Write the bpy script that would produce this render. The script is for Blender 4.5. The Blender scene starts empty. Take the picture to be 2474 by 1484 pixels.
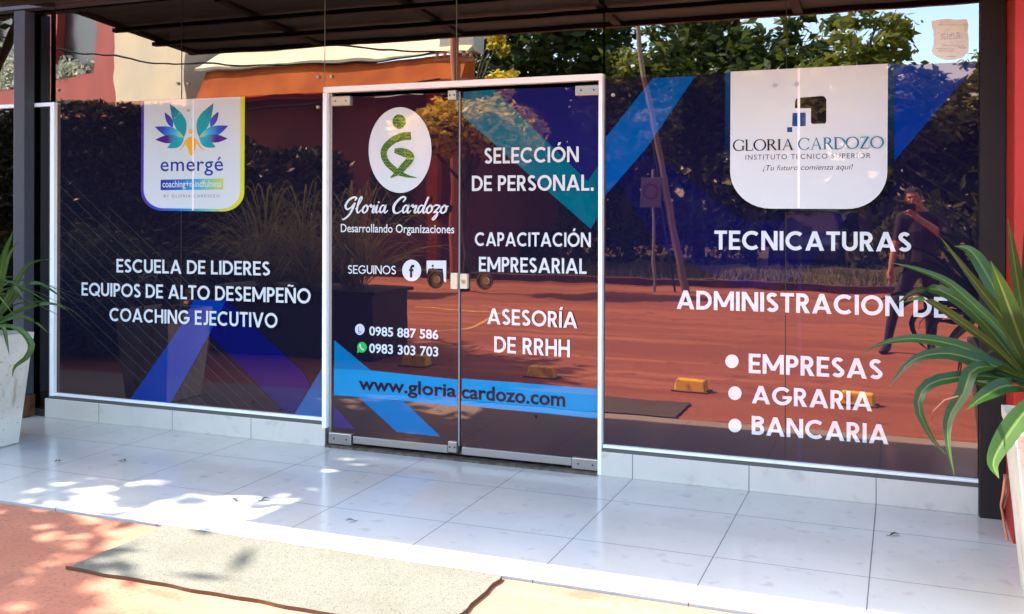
import bpy, bmesh, math, random
from mathutils import Vector, Matrix
R = math.radians
random.seed(7)
scene = bpy.context.scene
col = scene.collection

# ------------------------------------------------------------------ camera
CAM_H = 1.494; CAM_D = 5.38; YAW = 0.3752; ROLL = 0.0027; FPX = 2396.4; HORIZON = 503.4
cam_data = bpy.data.cameras.new('camera'); cam = bpy.data.objects.new('camera', cam_data); col.objects.link(cam)
cam_data.sensor_width = 36.0; cam_data.lens = FPX / 2473.0 * 36.0
cam_data.shift_y = -(742.0 - HORIZON) / 2473.0
cam_data.clip_start = 0.02; cam_data.clip_end = 800.0
cam.matrix_world = Matrix.Translation((0, -CAM_D, CAM_H)) @ Matrix.Rotation(YAW, 4, 'Z') @ Matrix.Rotation(R(90), 4, 'X') @ Matrix.Rotation(ROLL, 4, 'Z')
scene.camera = cam

# ------------------------------------------------------------------ sky, sun, exposure
world = bpy.data.worlds.new('World'); scene.world = world; world.use_nodes = True
wn = world.node_tree; bg = wn.nodes['Background']
sky = wn.nodes.new('ShaderNodeTexSky'); sky.sky_type = 'NISHITA'; sky.sun_disc = False
SUN_DIR = Vector((-1.0, 0.02, 1.05)).normalized()
sky.sun_elevation = math.asin(SUN_DIR.z); sky.sun_rotation = math.atan2(SUN_DIR.x, SUN_DIR.y)
sky.dust_density = 2.0
wn.links.new(sky.outputs[0], bg.inputs[0]); bg.inputs[1].default_value = 0.15
sun_d = bpy.data.lights.new('sun', 'SUN'); sun_d.energy = 3.2; sun_d.angle = R(0.55); sun_d.color = (1.0, 0.96, 0.90)
sun = bpy.data.objects.new('sun', sun_d); col.objects.link(sun)
sun.rotation_euler = (-SUN_DIR).to_track_quat('-Z', 'Y').to_euler()
sun.location = (-20, 0, 20)
vs = scene.view_settings
vs.view_transform = 'Standard'; vs.look = 'None'; vs.gamma = 1.0; vs.use_curve_mapping = False; vs.exposure = 3.08
scene.cycles.use_denoising = True
scene.cycles.max_bounces = 8; scene.cycles.diffuse_bounces = 4; scene.cycles.glossy_bounces = 4; scene.cycles.transparent_max_bounces = 8
scene.cycles.caustics_reflective = False; scene.cycles.caustics_refractive = False

# ------------------------------------------------------------------ helpers
def lin(c):
    return tuple(((v / 255.0) / 12.92 if v <= 10.3 else (((v / 255.0) + 0.055) / 1.055) ** 2.4) for v in c)
MATS = {}
def mat(name, base, rough=0.6, ior=1.45, metal=0.0, noise=None, bump=None, alpha_mix=None):
    """noise=(scale, other colour, lo, hi[, detail]) mixes a second colour; bump=(scale, strength, distance)"""
    if name in MATS: return MATS[name]
    m = bpy.data.materials.new(name); m.use_nodes = True; nt = m.node_tree; b = nt.nodes['Principled BSDF']
    b.inputs['Base Color'].default_value = (*base, 1); b.inputs['Roughness'].default_value = rough
    b.inputs['IOR'].default_value = ior; b.inputs['Metallic'].default_value = metal
    geo = nt.nodes.new('ShaderNodeNewGeometry')
    last = None
    if noise:
        for ns in (noise if isinstance(noise, list) else [noise]):
            tx = nt.nodes.new('ShaderNodeTexNoise'); tx.inputs['Scale'].default_value = ns[0]; tx.inputs['Detail'].default_value = ns[4] if len(ns) > 4 else 6
            if len(ns) > 5:
                mp = nt.nodes.new('ShaderNodeMapping'); mp.inputs['Scale'].default_value = ns[5]
                nt.links.new(geo.outputs['Position'], mp.inputs[0]); nt.links.new(mp.outputs[0], tx.inputs['Vector'])
            else: nt.links.new(geo.outputs['Position'], tx.inputs['Vector'])
            mr = nt.nodes.new('ShaderNodeMapRange'); mr.inputs['From Min'].default_value = ns[2]; mr.inputs['From Max'].default_value = ns[3]
            nt.links.new(tx.outputs['Fac'], mr.inputs['Value'])
            mx = nt.nodes.new('ShaderNodeMix'); mx.data_type = 'RGBA'
            nt.links.new(mr.outputs[0], mx.inputs[0])
            if last: nt.links.new(last, mx.inputs[6])
            else: mx.inputs[6].default_value = (*base, 1)
            mx.inputs[7].default_value = (*ns[1], 1); last = mx.outputs[2]
        nt.links.new(last, b.inputs['Base Color'])
    if bump:
        tx = nt.nodes.new('ShaderNodeTexNoise'); tx.inputs['Scale'].default_value = bump[0]; tx.inputs['Detail'].default_value = 4
        nt.links.new(geo.outputs['Position'], tx.inputs['Vector'])
        bp = nt.nodes.new('ShaderNodeBump'); bp.inputs['Strength'].default_value = bump[1]; bp.inputs['Distance'].default_value = bump[2]
        nt.links.new(tx.outputs['Fac'], bp.inputs['Height']); nt.links.new(bp.outputs[0], b.inputs['Normal'])
    MATS[name] = m
    return m
FILM_TINT = (1.0, 0.60, 0.44, 1.0)      # the bronze sheen of the window film
SATIN = ((0, 132, 184), (26, 26, 48), (10, 104, 154), (0, 104, 162))      # the cyan vinyl band is a less shiny stock
def print_mat(rgb):
    name = 'print_%02x%02x%02x' % tuple(int(v) for v in rgb)
    if name in MATS: return MATS[name]
    m = mat(name, lin(rgb), 0.012, 2.18 if tuple(rgb) not in SATIN else 1.5)
    m.node_tree.nodes['Principled BSDF'].inputs['Specular Tint'].default_value = FILM_TINT
    wave(m)
    return m
def wave(m, strength=1.0):
    """the faint waviness of pane and film that bends reflections"""
    nt = m.node_tree; geo = nt.nodes.new('ShaderNodeNewGeometry')
    tx = nt.nodes.new('ShaderNodeTexNoise'); tx.inputs['Scale'].default_value = 2.2; tx.inputs['Detail'].default_value = 1.5
    nt.links.new(geo.outputs['Position'], tx.inputs['Vector'])
    bp = nt.nodes.new('ShaderNodeBump'); bp.inputs['Strength'].default_value = strength; bp.inputs['Distance'].default_value = 0.0009
    nt.links.new(tx.outputs['Fac'], bp.inputs['Height'])
    for n in nt.nodes:
        if n.type in ('BSDF_PRINCIPLED', 'BSDF_GLOSSY'): nt.links.new(bp.outputs[0], n.inputs['Normal'])
def attr_mat(name, rough=0.012, ior=1.86):
    m = bpy.data.materials.new(name); m.use_nodes = True; nt = m.node_tree; b = nt.nodes['Principled BSDF']
    a = nt.nodes.new('ShaderNodeAttribute'); a.attribute_name = 'Col'
    nt.links.new(a.outputs['Color'], b.inputs['Base Color']); b.inputs['Roughness'].default_value = rough; b.inputs['IOR'].default_value = 2.18; b.inputs['Specular Tint'].default_value = FILM_TINT
    return m
def glass_mat(name, base_refl, tint):
    m = bpy.data.materials.new(name); m.use_nodes = True; nt = m.node_tree
    for n in list(nt.nodes):
        if n.type == 'BSDF_PRINCIPLED': nt.nodes.remove(n)
    out = [n for n in nt.nodes if n.type == 'OUTPUT_MATERIAL'][0]
    tr = nt.nodes.new('ShaderNodeBsdfTransparent'); tr.inputs[0].default_value = (*tint, 1)
    gl = nt.nodes.new('ShaderNodeBsdfGlossy'); gl.inputs['Roughness'].default_value = 0.0
    lw = nt.nodes.new('ShaderNodeLayerWeight'); lw.inputs['Blend'].default_value = 0.5
    p = nt.nodes.new('ShaderNodeMath'); p.operation = 'POWER'; p.inputs[1].default_value = 4.0
    nt.links.new(lw.outputs['Facing'], p.inputs[0])
    ma = nt.nodes.new('ShaderNodeMapRange'); ma.inputs['To Min'].default_value = base_refl; ma.inputs['To Max'].default_value = 1.0
    nt.links.new(p.outputs[0], ma.inputs['Value'])
    geo = nt.nodes.new('ShaderNodeNewGeometry')
    inv = nt.nodes.new('ShaderNodeMath'); inv.operation = 'SUBTRACT'; inv.inputs[0].default_value = 1.0
    nt.links.new(geo.outputs['Backfacing'], inv.inputs[1])
    mu = nt.nodes.new('ShaderNodeMath'); mu.operation = 'MULTIPLY'
    nt.links.new(ma.outputs[0], mu.inputs[0]); nt.links.new(inv.outputs[0], mu.inputs[1])
    mx = nt.nodes.new('ShaderNodeMixShader'); nt.links.new(mu.outputs[0], mx.inputs[0])
    nt.links.new(tr.outputs[0], mx.inputs[1]); nt.links.new(gl.outputs[0], mx.inputs[2]); nt.links.new(mx.outputs[0], out.inputs[0])
    wave(m)
    return m

class MB:
    def __init__(s): s.v = []; s.f = []; s.mi = []; s.c = None
    def face(s, pts, mi=0):
        n = len(s.v); s.v += [tuple(p) for p in pts]; s.f.append(tuple(range(n, n + len(pts)))); s.mi.append(mi)
    def box(s, x0, x1, y0, y1, z0, z1, mi=0):
        n = len(s.v)
        s.v += [(x, y, z) for z in (z0, z1) for y in (y0, y1) for x in (x0, x1)]
        for f in ((0, 2, 3, 1), (4, 5, 7, 6), (0, 1, 5, 4), (2, 6, 7, 3), (0, 4, 6, 2), (1, 3, 7, 5)):
            s.f.append(tuple(n + i for i in f)); s.mi.append(mi)
    def hexa(s, P, mi=0):   # 8 points, order as box
        n = len(s.v); s.v += [tuple(p) for p in P]
        for f in ((0, 2, 3, 1), (4, 5, 7, 6), (0, 1, 5, 4), (2, 6, 7, 3), (0, 4, 6, 2), (1, 3, 7, 5)):
            s.f.append(tuple(n + i for i in f)); s.mi.append(mi)
    def tube(s, pts, r, seg=8, mi=0, cap=True):
        pts = [Vector(p) for p in pts]; n0 = len(s.v); rs = r if isinstance(r, (list, tuple)) else [r] * len(pts)
        for i, p in enumerate(pts):
            d = (pts[min(i + 1, len(pts) - 1)] - pts[max(i - 1, 0)]).normalized()
            a = Vector((0, 0, 1)) if abs(d.z) < 0.9 else Vector((1, 0, 0))
            u = d.cross(a).normalized(); w = d.cross(u).normalized()
            for k in range(seg):
                t = 2 * math.pi * k / seg; s.v.append(tuple(p + (u * math.cos(t) + w * math.sin(t)) * rs[i]))
        for i in range(len(pts) - 1):
            for k in range(seg):
                a = n0 + i * seg + k; b = n0 + i * seg + (k + 1) % seg
                s.f.append((a, b, b + seg, a + seg)); s.mi.append(mi)
        if cap:
            s.f.append(tuple(n0 + k for k in range(seg))[::-1]); s.mi.append(mi)
            e = n0 + (len(pts) - 1) * seg; s.f.append(tuple(e + k for k in range(seg))); s.mi.append(mi)
    def prism(s, poly, y0, y1, mi=0):      # polygon in x,z extruded along y
        n = len(s.v); k = len(poly)
        s.v += [(x, y0, z) for x, z in poly] + [(x, y1, z) for x, z in poly]
        s.f.append(tuple(range(n, n + k))); s.mi.append(mi); s.f.append(tuple(range(n + 2 * k - 1, n + k - 1, -1))); s.mi.append(mi)
        for i in range(k):
            j = (i + 1) % k; s.f.append((n + i, n + k + i, n + k + j, n + j)); s.mi.append(mi)
    def build(s, name, mats, parent=None, smooth=False, bevel=0.0, fix=True):
        me = bpy.data.meshes.new(name); me.from_pydata(s.v, [], s.f)
        for m in (mats if isinstance(mats, (list, tuple)) else [mats]): me.materials.append(m)
        me.polygons.foreach_set('material_index', s.mi)
        if fix:
            bm = bmesh.new(); bm.from_mesh(me); bmesh.ops.recalc_face_normals(bm, faces=bm.faces); bm.to_mesh(me); bm.free()
        if smooth: me.polygons.foreach_set('use_smooth', [True] * len(me.polygons))
        o = bpy.data.objects.new(name, me); col.objects.link(o)
        if parent: attach(o, parent)
        if bevel:
            md = o.modifiers.new('bevel', 'BEVEL'); md.width = bevel; md.segments = 2; md.limit_method = 'ANGLE'
        return o
def attach(o, parent):
    """parts are modelled in world space: undo the place of the top-level Empty (a mesh part sits at the origin)"""
    o.parent = parent
    if parent.type == 'EMPTY': o.matrix_parent_inverse = Matrix.Translation(parent.location).inverted()
def tag(o, label=None, cat=None, group=None, kind=None):
    if label: o['label'] = label
    if cat: o['category'] = cat
    if group: o['group'] = group
    if kind: o['kind'] = kind
    return o
def thing(name, label, cat, loc=(0, 0, 0), group=None):
    o = bpy.data.objects.new(name, None); o.empty_display_size = 0.1; col.objects.link(o); o.location = loc
    return tag(o, label, cat, group)
def copy_thing(root, loc, label, rz=0.0):
    r = root.copy(); col.objects.link(r); r.location = loc; r.rotation_euler = (0, 0, rz); r['label'] = label
    for ch in [o for o in root.children]:
        c = ch.copy(); col.objects.link(c); c.parent = r
        for g in ch.children:
            d = g.copy(); col.objects.link(d); d.parent = c
    return r

# the shop front is the plane y = 0; its drawing was measured off the photograph's frontal plane
_cr, _sr = math.cos(ROLL), math.sin(ROLL); _cy, _sy = math.cos(YAW), math.sin(YAW)
def F(px, py, y=0.0):
    du, dv = px - 1236.5, py - HORIZON
    X = (_cr * du - _sr * dv) / FPX; Y = (_sr * du + _cr * dv) / FPX
    dx, dy, dz = X * _cy - _sy, X * _sy + _cy, -Y
    t = (CAM_D + y) / dy
    return (dx * t, dz * t + CAM_H)
def P3(px, py, y):
    x, z = F(px, py, y); return Vector((x, y, z))

WHITE_ALU = mat('white_frame_paint', (0.88, 0.94, 0.92), 0.4, noise=(9, (0.74, 0.78, 0.74), 0.55, 0.85))
ALU = mat('brushed_aluminium', (0.42, 0.40, 0.36), 0.42, metal=0.75, noise=(30, (0.42, 0.40, 0.37), 0.4, 0.7))
STEEL = mat('fitting_steel', (0.46, 0.44, 0.39), 0.3, metal=0.8, noise=(60, (0.45, 0.43, 0.38), 0.45, 0.65))
DARK_STEEL = mat('dark_painted_steel', (0.040, 0.048, 0.066), 0.45, noise=(7, (0.050, 0.053, 0.066), 0.4, 0.7), bump=(40, 0.15, 0.002))
BLACK_POST = mat('black_painted_post', (0.009, 0.008, 0.008), 0.7, noise=(6, (0.014, 0.011, 0.009), 0.4, 0.7))
RUST = mat('rusty_foot', (0.13, 0.055, 0.018), 0.8, noise=(14, (0.05, 0.02, 0.01), 0.4, 0.65))
RUBBER = mat('black_gasket', (0.015, 0.015, 0.015), 0.6)
GLASS = glass_mat('window_glass', 0.27, (0.42, 0.44, 0.44))
GLASS_DOOR = glass_mat('door_glass', 0.10, (0.55, 0.60, 0.58))
WOOD_DARK = mat('dark_soffit_board', (0.17, 0.145, 0.115), 0.7, noise=(5, (0.11, 0.09, 0.072), 0.35, 0.7, 6, (1, 6, 1)))
BEAM_DARK = mat('dark_beam', (0.030, 0.022, 0.018), 0.6, noise=(4, (0.018, 0.014, 0.012), 0.4, 0.7))

# ================================================================== SETTING
# ground
g = MB(); g.face([(-250, -250, -0.10), (250, -250, -0.10), (250, 250, -0.10), (-250, 250, -0.10)])
tag(g.build('ground', mat('dry_earth', (0.10, 0.060, 0.035), 0.95, noise=(0.35, (0.045, 0.052, 0.020), 0.4, 0.65), bump=(6, 0.5, 0.05))), kind='structure')
# red forecourt paving
PAVE = mat('red_forecourt_paving', (0.37, 0.145, 0.084), 0.85, 1.25, noise=[(0.8, (0.30, 0.112, 0.064), 0.42, 0.62, 6, (0.5, 1.6, 1)), (1.0, (0.27, 0.100, 0.060), 0.50, 0.60, 4, (.10, 1.1, 1)), (1.0, (0.43, 0.185, 0.105), 0.58, 0.66, 3, (.16, 1.9, 1)), (4.0, (0.22, 0.095, 0.060), 0.58, 0.70), (60, (0.20, 0.09, 0.06), 0.5, 0.72)], bump=(45, 0.35, 0.004))
g = MB(); g.box(-42, 26, -13.6, -1.64, -0.098, -0.012)
tag(g.build('forecourt', PAVE), kind='structure')
# tiled porch floor
def tile_mat(name, x0, y0, base, dark, grout, size=0.6317, axis='z'):
    m = bpy.data.materials.new(name); m.use_nodes = True; nt = m.node_tree; b = nt.nodes['Principled BSDF']
    geo = nt.nodes.new('ShaderNodeNewGeometry'); sp = nt.nodes.new('ShaderNodeSeparateXYZ'); nt.links.new(geo.outputs['Position'], sp.inputs[0])
    def joint(out, off):
        a = nt.nodes.new('ShaderNodeMath'); a.operation = 'SUBTRACT'; nt.links.new(out, a.inputs[0]); a.inputs[1].default_value = off - size / 2
        d = nt.nodes.new('ShaderNodeMath'); d.operation = 'DIVIDE'; nt.links.new(a.outputs[0], d.inputs[0]); d.inputs[1].default_value = size
        fl = nt.nodes.new('ShaderNodeMath'); fl.operation = 'FLOOR'; nt.links.new(d.outputs[0], fl.inputs[0])
        fr = nt.nodes.new('ShaderNodeMath'); fr.operation = 'FRACT'; nt.links.new(d.outputs[0], fr.inputs[0])
        s = nt.nodes.new('ShaderNodeMath'); s.operation = 'SUBTRACT'; nt.links.new(fr.outputs[0], s.inputs[0]); s.inputs[1].default_value = 0.5
        ab = nt.nodes.new('ShaderNodeMath'); ab.operation = 'ABSOLUTE'; nt.links.new(s.outputs[0], ab.inputs[0])
        lt = nt.nodes.new('ShaderNodeMath'); lt.operation = 'LESS_THAN'; nt.links.new(ab.outputs[0], lt.inputs[0]); lt.inputs[1].default_value = 0.0024 / size
        return lt.outputs[0], fl.outputs[0]
    jx, ix = joint(sp.outputs['X'], x0)
    jy, iy = joint(sp.outputs['Y' if axis == 'z' else 'Z'], y0)
    mxm = nt.nodes.new('ShaderNodeMath'); mxm.operation = 'MAXIMUM'; nt.links.new(jx, mxm.inputs[0]); nt.links.new(jy, mxm.inputs[1])
    # a slightly different shade for each tile
    cb = nt.nodes.new('ShaderNodeCombineXYZ'); nt.links.new(ix, cb.inputs[0]); nt.links.new(iy, cb.inputs[1])
    wnn = nt.nodes.new('ShaderNodeTexWhiteNoise'); nt.links.new(cb.outputs[0], wnn.inputs['Vector'])
    n1 = nt.nodes.new('ShaderNodeTexNoise'); n1.inputs['Scale'].default_value = 2.1; n1.inputs['Detail'].default_value = 7; n1.inputs['Roughness'].default_value = 0.65
    nt.links.new(geo.outputs['Position'], n1.inputs['Vector'])
    ad = nt.nodes.new('ShaderNodeMath'); ad.operation = 'MULTIPLY_ADD'; nt.links.new(wnn.outputs['Value'], ad.inputs[0]); ad.inputs[1].default_value = 0.35
    mr = nt.nodes.new('ShaderNodeMapRange'); mr.inputs['From Min'].default_value = 0.42; mr.inputs['From Max'].default_value = 0.72; mr.inputs['To Max'].default_value = 0.65
    nt.links.new(n1.outputs['Fac'], mr.inputs['Value']); nt.links.new(mr.outputs[0], ad.inputs[2])
    mx = nt.nodes.new('ShaderNodeMix'); mx.data_type = 'RGBA'; mx.inputs[6].default_value = (*base, 1); mx.inputs[7].default_value = (*dark, 1); nt.links.new(ad.outputs[0], mx.inputs[0])
    # grit and scuffs
    n2 = nt.nodes.new('ShaderNodeTexNoise'); n2.inputs['Scale'].default_value = 11; n2.inputs['Detail'].default_value = 8; nt.links.new(geo.outputs['Position'], n2.inputs['Vector'])
    m3 = nt.nodes.new('ShaderNodeMapRange'); m3.inputs['From Min'].default_value = 0.60; m3.inputs['From Max'].default_value = 0.74; m3.inputs['To Max'].default_value = 0.38; nt.links.new(n2.outputs['Fac'], m3.inputs['Value'])
    mg = nt.nodes.new('ShaderNodeMix'); mg.data_type = 'RGBA'; nt.links.new(m3.outputs[0], mg.inputs[0]); nt.links.new(mx.outputs[2], mg.inputs[6]); mg.inputs[7].default_value = (dark[0] * 0.6, dark[1] * 0.55, dark[2] * 0.5, 1)
    m2 = nt.nodes.new('ShaderNodeMix'); m2.data_type = 'RGBA'; nt.links.new(mxm.outputs[0], m2.inputs[0]); nt.links.new(mg.outputs[2], m2.inputs[6]); m2.inputs[7].default_value = (*grout, 1)
    nt.links.new(m2.outputs[2], b.inputs['Base Color'])
    ro = nt.nodes.new('ShaderNodeMapRange'); ro.inputs['To Min'].default_value = 0.07; ro.inputs['To Max'].default_value = 0.22; nt.links.new(n1.outputs['Fac'], ro.inputs['Value'])
    mm = nt.nodes.new('ShaderNodeMath'); mm.operation = 'MAXIMUM'; nt.links.new(ro.outputs[0], mm.inputs[0])
    m5 = nt.nodes.new('ShaderNodeMath'); m5.operation = 'MULTIPLY'; m5.inputs[1].default_value = 0.8; nt.links.new(mxm.outputs[0], m5.inputs[0]); nt.links.new(m5.outputs[0], mm.inputs[1])
    nt.links.new(mm.outputs[0], b.inputs['Roughness'])
    b.inputs['IOR'].default_value = 1.5
    return m
TILE = tile_mat('porch_tiles', -0.122, -1.10, (0.52, 0.50, 0.445), (0.44, 0.425, 0.385), (0.12, 0.11, 0.10))
g = MB(); g.box(-7.6, 3.2, -1.625, 0.10, -0.10, 0.0)
tag(g.build('porch_floor', TILE, bevel=0.004), kind='structure')
# kerb, verge and street on the far side of the forecourt
g = MB(); g.box(-42, 26, -13.85, -13.602, -0.10, 0.13)
tag(g.build('kerb', mat('old_kerb_concrete', (0.12, 0.055, 0.040), 0.9, noise=(3, (0.06, 0.03, 0.025), 0.4, 0.65))), kind='structure')
g = MB()
nx, ny = 90, 8
for i in range(nx):
    for j in range(ny):
        def hh(a, b):
            X = -42 + 68 * a / nx; Y = -13.852 - 4.0 * b / ny
            return (X, Y, 0.06 + 0.13 * b / ny + 0.05 * math.sin(X * 1.3 + b) + 0.04 * math.sin(X * 3.1))
        g.face([hh(i, j), hh(i + 1, j), hh(i + 1, j + 1), hh(i, j + 1)])
tag(g.build('verge', mat('verge_soil', (0.075, 0.07, 0.028), 0.95, noise=(2.5, (0.12, 0.085, 0.04), 0.4, 0.7))), kind='structure')
g = MB(); g.box(-90, 70, -26, -17.95, -0.098, -0.03)
tag(g.build('street', mat('street_asphalt', (0.05, 0.05, 0.052), 0.85, noise=(1.5, (0.035, 0.035, 0.036), 0.4, 0.7), bump=(60, 0.3, 0.004))), kind='structure')
GRASS = bpy.data.materials.new('verge_grass'); GRASS.use_nodes = True
gb = GRASS.node_tree.nodes['Principled BSDF']; gb.inputs['Roughness'].default_value = 0.7
ga = GRASS.node_tree.nodes.new('ShaderNodeTexNoise'); ga.inputs['Scale'].default_value = 1.8
gg = GRASS.node_tree.nodes.new('ShaderNodeNewGeometry'); GRASS.node_tree.links.new(gg.outputs['Position'], ga.inputs['Vector'])
gm = GRASS.node_tree.nodes.new('ShaderNodeMix'); gm.data_type = 'RGBA'; gm.inputs[6].default_value = (0.045, 0.075, 0.015, 1); gm.inputs[7].default_value = (0.19, 0.17, 0.05, 1)
GRASS.node_tree.links.new(ga.outputs['Fac'], gm.inputs[0]); GRASS.node_tree.links.new(gm.outputs[2], gb.inputs['Base Color'])
g = MB(); rg = random.Random(3)
for i in range(15000):
    x = rg.uniform(-24, 10); y = -13.9 - rg.random() ** 0.8 * 3.8; h = rg.uniform(0.10, 0.30); a = rg.uniform(0, math.pi); w = 0.012
    z = 0.07; lx, ly = rg.uniform(-0.1, 0.1), rg.uniform(-0.1, 0.1)
    g.face([(x - w * math.cos(a), y - w * math.sin(a), z), (x + w * math.cos(a), y + w * math.sin(a), z), (x + lx, y + ly, z + h)])
tag(g.build('grass', GRASS, fix=False), 'rough green and yellow verge grass along the far kerb of the forecourt', 'grass', kind='stuff')

# ================================================================== SHOP BUILDING (rooms behind the glass, piers, wall above)
ROOM = mat('shop_room_paint', (0.10, 0.10, 0.105), 0.8, noise=(1.2, (0.07, 0.065, 0.06), 0.4, 0.7))
REDP = mat('red_pier_paint', (0.36, 0.016, 0.007), 0.55, noise=[(2.2, (0.30, 0.013, 0.006), 0.4, 0.7), (25, (0.30, 0.014, 0.006), 0.5, 0.8)], bump=(30, 0.1, 0.003))
shop = thing('shop_building', 'single storey shop building with a bright red pier beside its glazed front', 'building', (-2.6, 0.2, 0))
g = MB(); g.box(-7.6, 0.46, 4.2, 4.35, 0, 3.2); g.box(-7.75, -7.602, 0.0, 4.35, 0, 3.2); g.box(0.462, 0.60, 0.203, 4.35, 0, 3.2)
g.build('room_wall', ROOM, shop)
g = MB(); g.box(-7.6, 0.46, 0.101, 4.198, -0.1, 0.0); g.build('room_floor', mat('room_floor_tiles', (0.16, 0.15, 0.14), 0.4), shop)
g = MB(); g.box(-7.6, 0.46, 0.03, 4.198, 3.05, 3.195); g.build('ceiling', mat('room_ceiling', (0.22, 0.21, 0.20), 0.8), shop)
g = MB(); g.box(-7.75, 2.6, -0.02, 4.4, 3.202, 3.9); g.build('parapet', mat('maroon_parapet_paint', (0.30, 0.05, 0.03), 0.7, noise=(2, (0.22, 0.04, 0.03), 0.4, 0.7)), shop)
g = MB(); g.box(0.463, 1.55, -0.43, 0.20, -0.1, 3.2); g.build('pier', REDP, shop, bevel=0.006)

nb = thing('neighbour_building', 'plain ochre neighbouring building beyond the left end of the shop', 'building', (-13, 0.5, 0))
g = MB(); g.box(-20, -7.76, 0.30, 4.3, -.1, 3.7); g.build('wall', mat('ochre_wall', (0.36, 0.22, 0.11), .8, noise=(1.3, (0.27, 0.16, 0.085), .4, .7)), nb)
g = MB(); g.box(-20.1, -7.77, 0.18, 4.4, 3.701, 3.85); g.build('roof_slab', mat('roof_slab_concrete', (0.25, 0.22, 0.19), .9), nb)
g = MB(); g.box(-11.2, -9.4, 0.26, 0.299, 1.0, 2.2); w_ = g.build('window', mat('dark_window_frame', (0.035, 0.03, 0.025), 0.5), nb)
g = MB(); g.box(-11.12, -9.48, 0.25, 0.259, 1.08, 2.12); g.build('pane', mat('neighbour_glass', (0.03, 0.03, 0.035), .08, 1.6), w_)
# tiled base walls under the two windows
BASE = tile_mat('base_wall_tiles', -0.122, -0.30, (0.61, 0.58, 0.50), (0.53, 0.51, 0.44), (0.16, 0.15, 0.14), axis='x')
xL0, xL1 = F(120, 990)[0], F(795, 1050)[0]
xR0, xR1 = F(1457, 1110)[0], 0.348
ZR = 0.135
g = MB(); g.box(xL0, xL1, -0.035, 0.10, 0.0, ZR)
tag(g.build('base_wall', BASE, bevel=0.003), 'low white tiled base wall left of the glass doors', 'wall', 'tiled base walls under the shop windows')
g = MB(); g.box(xR0, xR1, -0.035, 0.10, 0.0, ZR)
tag(g.build('base_wall', BASE, bevel=0.003), 'low white tiled base wall right of the glass doors', 'wall', 'tiled base walls under the shop windows')

# ================================================================== PRINTED GRAPHICS ENGINE
class Deco:
    """flat printed shapes on the shop front; every further shape sits a hair in front of the last"""
    step = 0.00006
    def __init__(s, y): s.y = y; s.mb = MB(); s.k = 0; s.cols = []
    def lay(s, pts, up=True):
        yy = s.y - s.k * s.step
        s.mb.face([(x, yy, z) for x, z in pts]); s.k += 1
        s.cols.append(None)
    def px(s, pts): s.lay([F(*p) for p in pts])
    def build(s, name, m, parent):
        o = s.mb.build(name, m, parent, fix=False)
        bm = bmesh.new(); bm.from_mesh(o.data); bm.normal_update()
        fl = [f for f in bm.faces if f.normal.y > 0]
        if fl: bmesh.ops.reverse_faces(bm, faces=fl)
        bm.to_mesh(o.data); bm.free()
        return o
def ell(cx, cy, rx, ry, n=40, a0=0, a1=360):
    return [(cx + rx * math.cos(R(a0 + (a1 - a0) * i / n)), cy + ry * math.sin(R(a0 + (a1 - a0) * i / n))) for i in range(n + (0 if a1 - a0 == 360 else 1))]
def ribbon(pts, w):
    """quads of a mitred stroke; w constant or per point"""
    n = len(pts); ws = w if isinstance(w, (list, tuple)) else [w] * n; L = []; Rr = []
    closed = (abs(pts[0][0] - pts[-1][0]) + abs(pts[0][1] - pts[-1][1])) < 1e-6 and n > 3
    for i in range(n):
        a = pts[i - 1] if i > 0 else (pts[-2] if closed else pts[0]); b = pts[i + 1] if i < n - 1 else (pts[1] if closed else pts[-1]); p = pts[i]
        d1 = Vector((p[0] - a[0], p[1] - a[1])); d2 = Vector((b[0] - p[0], b[1] - p[1]))
        if d1.length < 1e-9: d1 = d2
        if d2.length < 1e-9: d2 = d1
        d1.normalize(); d2.normalize(); t = (d1 + d2)
        if t.length < 1e-6: t = d1
        t.normalize(); nn = Vector((-t.y, t.x)); k = 1 / max(0.5, nn.dot(Vector((-d1.y, d1.x))))
        L.append((p[0] + nn.x * ws[i] / 2 * k, p[1] + nn.y * ws[i] / 2 * k)); Rr.append((p[0] - nn.x * ws[i] / 2 * k, p[1] - nn.y * ws[i] / 2 * k))
    return [[Rr[i], Rr[i + 1], L[i + 1], L[i]] for i in range(n - 1)]
def bx(x0, y0, x1, y1): return [(x0, y0), (x1, y0), (x1, y1), (x0, y1)]
def dg(xa, ya, xb, yb, t): return [(xa, ya), (xa + t, ya), (xb + t, yb), (xb, yb)]
def arcp(cx, cy, rx, ry, a0, a1, n=16): return [(cx + rx * math.cos(R(a0 + (a1 - a0) * i / n)), cy + ry * math.sin(R(a0 + (a1 - a0) * i / n))) for i in range(n + 1)]
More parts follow.
